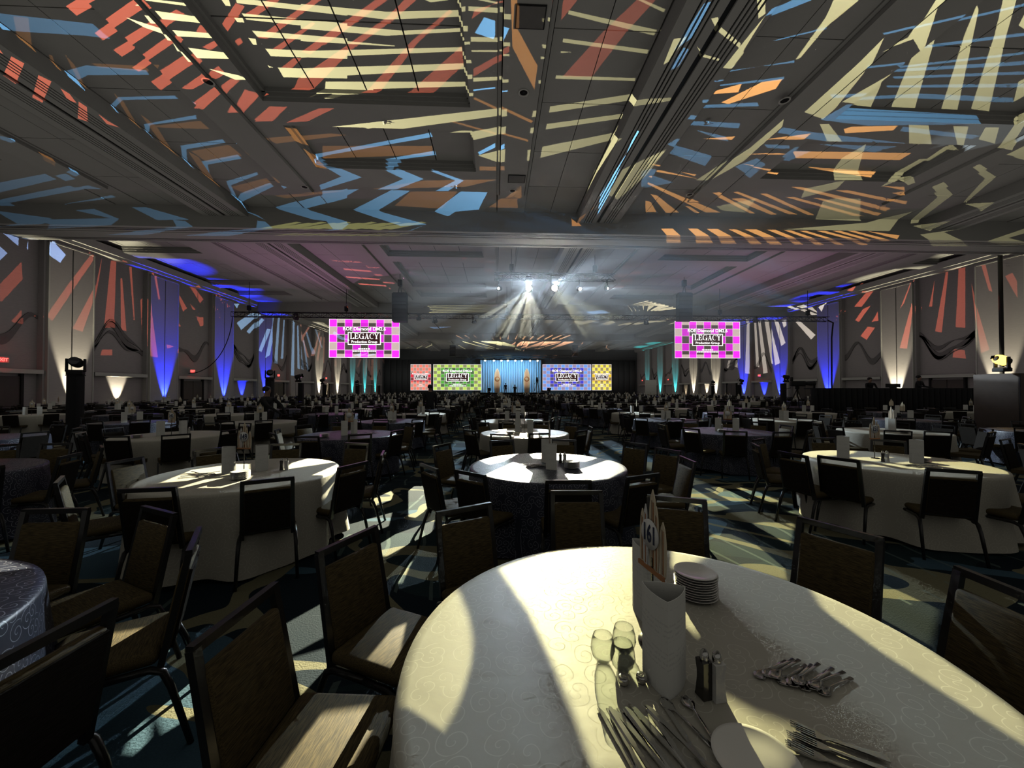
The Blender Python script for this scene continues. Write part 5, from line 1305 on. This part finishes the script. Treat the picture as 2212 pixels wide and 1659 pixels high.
CBL, CWW, CTL = (.015, .03, 1.0), (1.0, .93, .66), (.05, .75, .80)
M['parw'] = emit('uplight_lens_white', CWW, 20); M['parb'] = emit('uplight_lens_blue', (.25, .4, 1), 20); M['part'] = emit('uplight_lens_teal', (.3, 1, 1), 20)
PARB = MB().lathe([(.11, 0), (.12, .02), (.12, .20), (.105, .24)], 16).mesh('housing', M['black'])
PARL = {k: MB().lathe([(.10, .235), (.09, .25)], 16).mesh('lens', M[k]) for k in ('parw', 'parb', 'part')}
def uplight(x, y, sx, kind, label, p=4600, ang=34, tilt=.03, dist_=.27):
    t = thing('floor_uplight', label, 'uplight', (x - sx * dist_, y, 0), group='uplights along the walls')
    link('housing', PARB, t); link('lens', PARL[kind], t)
    col = {'parw': CWW, 'parb': CBL, 'part': CTL}[kind]
    spot('uplight_beam', (x - sx * dist_, y, .27), (sx * tilt, 0, 1), col, p * (2.2 if kind == 'parb' else 1), R(ang), .5, .03)
seq = ['parw', 'parb', 'parb', 'parb', 'parw', 'parw', 'parw', 'part', 'part', 'part', 'part']
seqr = ['parw', 'parw', 'parb', 'parb', 'parb', 'parw', 'parw', 'part', 'part', 'part', 'part']
cname = {'parw': 'white', 'parb': 'blue', 'part': 'teal'}
ORD = ['first', 'second', 'third', 'fourth', 'fifth', 'sixth', 'seventh', 'eighth', 'ninth', 'tenth', 'eleventh']
for sx, xw, y0, sq, sd in ((-1, XL, 22.1, seq, 'left'), (1, XR, 21.65, seqr, 'right')):
    for k, kd in enumerate(sq):
        y = y0 + k * PER + PW / 2
        if y > YF - 4: continue
        uplight(xw, y, sx, kd, '%s floor uplight at the %s pilaster of the %s wall' % (cname[kd], ORD[k], sd))
        if k in ((0, 2, 5, 7) if sx < 0 else (3, 5, 6)):
            uplight(xw + sx * .3, y + PER / 2, sx, kd, '%s floor uplight in the %s bay of the %s wall' % (cname[kd], ORD[k], sd), 1500, 40, .05, .2)
def exit_sign(px, py, side, label):
    xw = (XL - .05) if side < 0 else (XR + .05)
    p = onx(px, py, xw); t = thing('exit_sign', label, 'exit sign', (p.x, p.y, p.z), R(90 if side < 0 else -90), 'red exit signs')
    MB().rbox(-.28, .28, -.05, .04, -.14, .14, .01).build('case', M['trim'], t)
    o = link('lettering', text_mesh('EXIT', .22, M['redled'], .002), t, (0, -.052, 0)); o.rotation_euler = (R(90), 0, 0)
    L = bpy.data.lights.new('exit_glow', 'POINT'); L.color = (1, .03, .03); L.energy = 3.5; L.shadow_soft_size = .1
    lo = bpy.data.objects.new('exit_glow', L); COL.objects.link(lo); lo.location = (p.x - side * .25, p.y, p.z)
for px, py, s_, l in ((415, 802, -1, 'red lit exit sign above the door between blue pilasters'), (3, 777, -1, 'red lit exit sign at the left edge of the picture'), (601, 811, -1, 'red lit exit sign above the tower by the blue uplight'), (704, 817, -1, 'small far red exit sign on the left wall'),
                      (1641, 811, 1, 'red lit exit sign on the right wall between white rays'), (1444, 820, 1, 'small far red exit sign on the right wall, nearer the curtain'), (1388, 822, 1, 'smallest far red exit sign on the right wall')):
    exit_sign(px, py, s_, l)

# ================================================================== CONTROL RISER, CAMERAS, EASEL
r0, r1 = ony(1752, 840, 20).x, ony(2108, 840, 20).x
fo = thing('control_desk', 'long control riser hidden by a black drape at the right', 'control desk', ((r0 + r1) / 2, 20, 0)); hw = (r1 - r0) / 2
for k in range(30):
    x0 = -hw + 2*hw*k/30; link('drape_pleat', pane_cache.setdefault('pleat', MB().lathe([(hw/30*1.05, 0), (hw/30*.98, 1.72)], 10).mesh('drape_pleat', M['drape'])), fo, (x0 + hw/30, 0, 0))
MB().box(-hw, hw, 0, 3.5, 0, .6).build('platform', M['black'], fo); MB().rbox(-hw, hw, -.02, .5, 1.68, 1.74, .01).build('desk_top', M['black'], fo)
p = ony(1931, 836, 20.3); lap = thing('laptop', 'dark monitor standing on the control desk in front of a white uplight', 'monitor', (p.x, 20.35, 1.74))
MB().box(-.42, .42, -.02, .02, .03, .24).build('screen_back', M['black'], lap); MB().box(-.1, .1, -.1, .1, 0, .03).build('foot', M['black'], lap)
def video_camera(px, y, h, label, rz, scale=1.0):
    p = ony(px, 841, y); t = thing('video_camera', label, 'camera', (p.x, y, h - 1.6 * scale), rz, 'video cameras on tripods'); t.scale = (scale,) * 3
    for k in range(3):
        a = R(90 + 120 * k); MB().tube([(0, 0, 1.25), (.5*math.cos(a), .5*math.sin(a), 0)], [.025, .018], 6).build('tripod_leg', M['black'], t)
    MB().rbox(-.08, .08, -.08, .08, 1.22, 1.38, .02).build('fluid_head', M['black'], t)
    bd = MB().rbox(-.12, .12, -.35, .3, 1.38, 1.66, .03).build('camera_body', M['black'], t)
    MB().lathe([(.09, -.8), (.11, -.6), (.08, -.35)], 14, (0, 0, 1.52), axis='y').build('lens_barrel', M['black'], t)
    MB().bar((.1, .25, 1.3), (.22, .75, 1.12), .03).build('pan_handle', M['black'], t); MB().rbox(-.1, .1, .2, .3, 1.66, 1.86, .02).build('viewfinder', M['black'], t)
video_camera(1722, 19.5, 2.05, 'black video camera on a tripod beside the control desk', R(70))
ri = thing('camera_riser', 'small black camera platform in front of the blue screen', 'platform', (ony(1161, 850, 53).x, 53, 0))
MB().rbox(-1.3, 1.3, -1.1, 1.1, 0, .9, .02).build('deck', M['black'], ri)
video_camera(1160, 53, 3.0, 'large studio camera on the riser before the stage', R(170), 1.25)
p = onx(1406, 845, 24); ea = thing('notice_board', 'white printed notice board standing near the right wall', 'sign board', (p.x, p.y, 0)); 
MB().rbox(-.9, .9, -.03, .03, .55, 3.1, .01).build('board', M['notice'] if 'notice' in M else M['paper'], ea)
for sx in (-.7, .7): MB().bar((sx, .0, .6), (sx, .25, 0), .05).build('leg', M['black'], ea)

# purple fill added without fixtures, tinting the ceiling beyond the first bulkhead
for tx_, ty_, tz_ in ((TW['c'][0], 27.6, 2.2), (TW['f'][0], 27.6, 2.2)):
    spot('added_purple_wash', (tx_, ty_, tz_), (.25 if tx_ < 0 else -.25, .1 if ty_ > 20 else .75, 1), (.50, .20, .42), 1100, R(150), .9, .2)
# tower lamps that are not projecting into view
moving_head('moving head lamp on the black tower by the pale lit pilaster', (*TW['a'], 2.48), (-10, 8, 3.2), False, G1)
moving_head('moving head lamp on the black tower beside the blue uplit wall', (*TW['b'], 2.48), (-8, 15, 3.0), False, G1)
# ================================================================== PEOPLE
def clothing_mat():
    m, nt, b = nodes_of('dark_clothes_and_skin')
    tc = N(nt, 'ShaderNodeTexCoord'); sx = N(nt, 'ShaderNodeSeparateXYZ'); nt.links.new(tc.outputs['Object'], sx.inputs[0])
    no = N(nt, 'ShaderNodeTexNoise'); no.inputs['Scale'].default_value = 5; nt.links.new(tc.outputs['Object'], no.inputs['Vector'])
    cl = mixc(nt, no.outputs[0], (.008, .008, .01), (.02, .02, .024))
    nt.links.new(mixc(nt, math_n(nt, 'GREATER_THAN', sx.outputs[2], 1.47), cl, (.30, .18, .13)), b.inputs['Base Color']); b.inputs['Roughness'].default_value = .8
    return m
M['person'] = clothing_mat()
def person(x, y, z, rz, label, pose='stand', h=1.75, lean=0, group=None):
    s_ = h / 1.75
    J = {'pel': (0, 0, .95, .13), 'wai': (0, .01, 1.10, .125), 'che': (0, .0 + lean, 1.32, .15), 'nek': (0, lean*1.2, 1.47, .06), 'jaw': (0, lean*1.3 + .02, 1.56, .075), 'hed': (0, lean*1.4 + .015, 1.66, .098), 'top': (0, lean*1.4, 1.735, .06), 'nos': (0, lean*1.4 + .115, 1.625, .016)}
    E_ = [('pel', 'wai'), ('wai', 'che'), ('che', 'nek'), ('nek', 'jaw'), ('jaw', 'hed'), ('hed', 'top'), ('hed', 'nos')]
    arms = {'stand': ((.21, .0, 1.41), (.26, -.02, 1.14), (.25, .08, .90)), 'work': ((.21, .05, 1.41), (.27, .12, 1.16), (.18, .40, 1.10)), 'reach': ((.21, .08, 1.40), (.26, .30, 1.20), (.14, .52, 1.02))}[pose]
    for q, sx in (('l', -1), ('r', 1)):
        pts = [(sx*a[0], a[1] + lean, a[2]) for a in arms]
        for k, (p_, r_) in enumerate(zip(pts, (.062, .046, .034))): J[q + 'a%d' % k] = (*p_, r_)
        hd = Vector(pts[2]) + (Vector(pts[2]) - Vector(pts[1])).normalized() * .07; J[q + 'h'] = (*hd, .034)
        E_ += [('che', q + 'a0'), (q + 'a0', q + 'a1'), (q + 'a1', q + 'a2'), (q + 'a2', q + 'h')]
        dr = (Vector(pts[2]) - Vector(pts[1])).normalized(); side = Vector((sx, 0, 0))
        for f in range(5):
            if f == 4: a = Vector(pts[2]) + dr*.04 - side*.035; b_ = a + dr*.035 - side*.02
            else: a = hd + dr*.04 + side*(.024 - f*.016); b_ = a + dr*(.035, .045, .042, .03)[f] + Vector((0, 0, -.012))
            J[q + 'f%d' % f] = (*a, .010); J[q + 'g%d' % f] = (*b_, .008); E_ += [(q + 'h', q + 'f%d' % f), (q + 'f%d' % f, q + 'g%d' % f)]
        J[q + 'hip'] = (sx*.09, 0, .90, .105); J[q + 'kne'] = (sx*.11, .02, .50, .068); J[q + 'ank'] = (sx*.12, -.02, .10, .045); J[q + 'toe'] = (sx*.14, .14, .045, .04)
        E_ += [('pel', q + 'hip'), (q + 'hip', q + 'kne'), (q + 'kne', q + 'ank'), (q + 'ank', q + 'toe')]
    nm = list(J); me = bpy.data.meshes.new('person'); me.from_pydata([J[n][:3] for n in nm], [(nm.index(a), nm.index(b_)) for a, b_ in E_], []); me.materials.append(M['person'])
    o = tag(link('person', me, None, (x, y, z), rz), label, 'person', group); o.scale = (s_,) * 3
    md = o.modifiers.new('skin', 'SKIN'); md.use_smooth_shade = True
    lay = me.skin_vertices[0].data if me.skin_vertices else None
    if lay is None:
        bm = bmesh.new(); bm.from_mesh(me); bm.verts.layers.skin.verify(); bm.to_mesh(me); bm.free(); lay = me.skin_vertices[0].data
    for i, n in enumerate(nm): lay[i].radius = (J[n][3] * (1.25 if n in ('che', 'pel', 'wai') else 1), J[n][3]); lay[i].use_root = (n == 'pel')
    sb = o.modifiers.new('sub', 'SUBSURF'); sb.levels = 1; sb.render_levels = 2
    hr = MB(); hr.smooth = True; hr.lathe([(.10, -.04), (.112, .01), (.10, .07), (.06, .105), (.0, .115)], 16, (0, lean*1.4 - .018, 1.665), cap=False); hr.build('hair', M['hair'], o)
    return o
GP = 'crew members in dark clothes'
p = ony(566, 841, 11.6); person(p.x, 11.6, 0, R(-100), 'person in dark clothes leaning over a table near the left tower', 'reach', 1.74, .12, GP)
p = ony(929, 841, 17.5); person(p.x, 17.5, 0, R(20), 'person in dark clothes standing in front of the red screen', 'stand', 1.86, 0, GP)
p = ony(1092, 841, 66); person(p.x, 66, .9, R(10), 'small figure standing before the left stage surfboard', 'stand', 1.8, 0, GP)
p = ony(1112, 841, 58); person(p.x, 58, .6, R(180), 'small dark figure in front of the middle of the stage', 'work', 1.75, 0, GP)
p = ony(1878, 841, 21.3); person(p.x, 21.3, .6, R(170), 'person in dark clothes behind the control desk, left of the monitor', 'work', 1.74, .03, GP)
p = ony(1983, 841, 21.3); person(p.x, 21.3, .66, R(200), 'person behind the control desk, right of the monitor', 'work', 1.8, .03, GP)
# ================================================================== FRONT LIGHTS (the glaring pair) AND HAZE
def TB(polys, z=ZT): return [[onz(*q, z) for q in p] for p in polys]
t161 = [[(1077,1226),(1180,1193),(1330,1178),(1395,1178),(1400,1320),(1420,1480),(1440,1560),(1400,1670),(1288,1670),(1240,1540),(1190,1420),(1140,1316)],
        [(915,1305),(985,1262),(1012,1330),(1022,1390),(1015,1445),(990,1520),(950,1590),(905,1655),(830,1670),(815,1500),(845,1390)],
        [(1740,1255),(1800,1270),(1900,1325),(2240,1560),(2240,1625),(2100,1535),(1900,1405),(1780,1318)],
        [(1452,1180),(1530,1190),(1490,1225),(1452,1230)], [(1480,1300),(1520,1345),(1500,1370),(1470,1340)], [(1470,1480),(1560,1500),(1640,1545),(1760,1590),(1900,1670),(1520,1670)]]
tj = [[(-30,1200),(60,1222),(104,1278),(98,1340),(-30,1440)]]
t149 = crop(0, 840, 3.95, [[(1370,800),(1640,690),(1990,640),(2130,640),(2130,700),(1700,775)], [(1520,842),(1760,770),(2150,740),(2130,770),(1900,842)]]) + crop(480, 840, 3.95, [[(520,690),(600,630),(740,590),(900,585),(985,620)], [(770,735),(985,640),(995,700),(890,735)]])
ttc = crop(960, 840, 3.95, [[(300,610),(430,570),(640,545),(500,620),(380,645)], [(330,740),(590,625),(640,640),(750,720),(720,795),(560,785)], [(730,560),(800,543),(1000,543),(1130,555),(1300,590),(1200,620),(760,590)], [(1030,730),(1240,660),(1380,610),(1500,605),(1570,680),(1400,765),(1080,795)], [(860,800),(910,750),(940,795)],
      [(340,405),(480,370),(600,370),(600,405)], [(580,430),(640,380),(800,370),(800,425)], [(830,412),(1030,390),(1010,412)], [(400,352),(530,343),(520,370)]])
t151 = crop(1440, 840, 2.865, [[(830,400),(930,375),(1200,365),(1150,400),(900,425)], [(1200,475),(1500,450),(1850,450),(2130,490),(2150,530),(1700,505)], [(1050,425),(1400,420),(1300,450)]])
fl = crop(480, 840, 3.95, [[(1290,940),(1440,870),(1460,900),(1440,950),(1300,1000)], [(1590,870),(1640,830),(1760,830),(1790,1000),(1650,1100),(1590,1090)], [(740,1310),(1000,1180),(1450,1055),(1420,1170),(1200,1260),(880,1400)], [(1240,1390),(1480,1240),(1810,1120),(1790,1230),(1640,1300),(1400,1430)], [(1420,1540),(1520,1460),(1440,1570)], [(1470,1650),(1560,1520),(1625,1470),(1580,1560),(1540,1660)]])
fl += crop(560, 1180, 3.456, [[(160,600),(570,370),(620,520),(600,620),(440,700),(220,820)], [(230,840),(640,720),(640,770),(310,1110)], [(690,1170),(790,1040),(740,1170)]])
fl += crop(0, 1180, 3.456, [[(1150,1220),(1460,970),(1530,1210),(1230,1390)], [(940,1530),(1000,1360),(1080,1290),(1125,1330),(1110,1450),(1020,1545)], [(1240,750),(1430,660),(1220,815)]])
fr = crop(1440, 840, 2.865, [[(50,600),(90,580),(390,740),(290,760),(100,690)], [(230,615),(320,605),(540,690),(410,700)], [(380,605),(480,605),(710,700),(640,700)], [(740,760),(800,752),(920,795),(880,800)], [(530,835),(600,825),(790,835),(760,965)], [(260,920),(310,895),(400,900),(560,970),(730,1110),(740,1180),(260,1040)]])
fr += crop(1660, 1100, 2.967, [[(620,450),(680,455),(1090,640),(1030,870),(620,640)], [(1430,560),(1500,545),(1700,640),(1640,650)], [(-20,85),(140,92),(130,220),(0,150)]])
seat = crop(560, 1180, 3.456, [[(130,1690),(480,1220),(930,1155),(945,1180),(640,1690)], [(800,840),(1000,600),(1100,560),(1060,760),(1010,880)], [(740,1690),(940,1480),(960,1520),(800,1690)]]) + crop(0, 1180, 3.456, [[(800,640),(1100,590),(770,790)], [(340,495),(740,365),(760,375),(360,500)]])
back = [[(492,1490),(590,1342),(573,1412),(550,1527),(521,1591)]]
La = ony(1142, 622, LTY) + Vector((0, -.3, -.24)); Lb = ony(1198, 622, LTY) + Vector((0, -.3, -.24))
OV = (1.02, 1.0, 1.0)
G5 = 'moving head lamps on the short truss'
gobo_lamp('left of the two glaring lamps on the short truss', La, (0, 3, .5), (1, .95, .68), 200000, TB(t149 + ttc + tj) + TB(fl, 0) + TB(seat, .47) + [[onx(*q, -.88) for q in p] for p in back], hang=True, blur=.00004, group=G5)
gobo_lamp('right of the two glaring lamps on the short truss', Lb, (1.5, 2.5, .5), CW, 70000, TB(t161 + t151) + TB(fr, 0), hang=True, blur=.00006, group=G5)
GL = MB().lathe([(.0, .0), (.17, .0), (.155, .04), (.0, .07)], 24, cap=False).mesh('glowing_lens', M['lenshot'])
HB = MB().lathe([(.10, -.22), (.165, -.18), (.18, -.02), (.175, 0)], 20).mesh('housing', M['black'])
for px, py, y, s_, tgt, l in ((1142, 622, LTY - .75, 1.0, (-.5, 0, 1.6), 'glaring white lamp on the short truss, the left of the brightest two'), (1198, 622, LTY - .75, 1.0, (.5, 0, 1.6), 'glaring white lamp on the short truss, the right of the brightest two'),
                        (1077, 623, LTY, .42, (-14, 8, 3), 'small glowing lamp at the left end of the short truss'), (1253, 624, LTY, .55, (14, 8, 3), 'small glowing lamp right of the brightest two'), (1313, 623, LTY, .35, (20, 10, 3), 'small glowing lamp at the right end of the short truss')):
    p = ony(px, py, y); d = (Vector(tgt) - p).normalized()
    t = thing('profile_light', l, 'stage light', p, group='glowing lamps on the short truss')
    for nm, me in (('glowing_lens', GL), ('housing', HB)):
        o = link(nm, me, t, tuple(d * (.0 if nm == 'housing' else .0))); o.rotation_mode = 'QUATERNION'; o.rotation_quaternion = d.to_track_quat('Z', 'Y')
        if nm == 'glowing_lens': o.scale = (s_,) * 3
    MB().bar((0, .05, .1), (0, LTY + .19 - p.y, LZ - .19 - p.z), .05).bar((0, LTY + .19 - p.y, LZ - .26 - p.z), (0, LTY + .19 - p.y, LZ - .12 - p.z), .09).build('clamp', M['black'], t)
# side beams of the front lamps through the haze
for px, tgts, pw in ((1077, [(-16, 14, 5)], 5000), (1253, [(17, 13, 5)], 6000), (1313, [(24, 16, 5)], 4000)):
    p = ony(px, 623, LTY - .2)
    for q in tgts: spot('haze_beam', p, Vector(q) - p, (.75, .9, 1), pw, R(26), .6, .05)
rb = random.Random(11)
for px, dirs in ((1142, (188, 200, 213, 226, 240, 252, 262, 271, 283, 296, 318, 352)), (1198, (8, -8, -20, -33, -45, -57, -70, -84, -96, 200, 222))):  # extra lamps added to draw radial rays in the haze
    p = ony(px, 622, LTY - .35) + Vector((0, 0, .36))
    polys = []
    for dg in dirs:
        a = R(dg + rb.uniform(-3, 3)); w_ = R(rb.uniform(1.3, 3.0)); r0_, r1_ = .6, rb.uniform(5.5, 9)
        c = Vector((p.x, p.y - 6, p.z - .4))
        polys.append([c + Vector((r*math.cos(b_), 0, r*math.sin(b_))) for r, b_ in ((r0_, a - w_*2), (r1_, a - w_), (r1_, a + w_), (r0_, a + w_*2))])
    gobo_lamp('added breakup lamp above the %s glaring lamp, drawing haze rays' % ('left' if px < 1170 else 'right'), p, p + Vector((0, -6, -.4)), (.72, .88, 1.0), 13000, polys, hang=True, blur=.0006, group=G5)
def haze():
    m = bpy.data.materials.new('theatrical_haze'); m.use_nodes = True; nt = m.node_tree; nt.nodes.remove(nt.nodes['Principled BSDF'])
    v = N(nt, 'ShaderNodeVolumeScatter'); v.inputs['Density'].default_value = HAZE; v.inputs['Anisotropy'].default_value = .1; v.inputs['Color'].default_value = (.9, .95, 1, 1)
    nt.links.new(v.outputs[0], nt.nodes['Material Output'].inputs['Volume']); return m
HAZE = .013
if HAZE > 0:
    tag(MB().box(-4.5, 12.5, 14, 25.0, 3.6, 9.5).build('haze', haze()), 'thin theatrical haze glowing round the front lights', 'haze', kind='stuff')
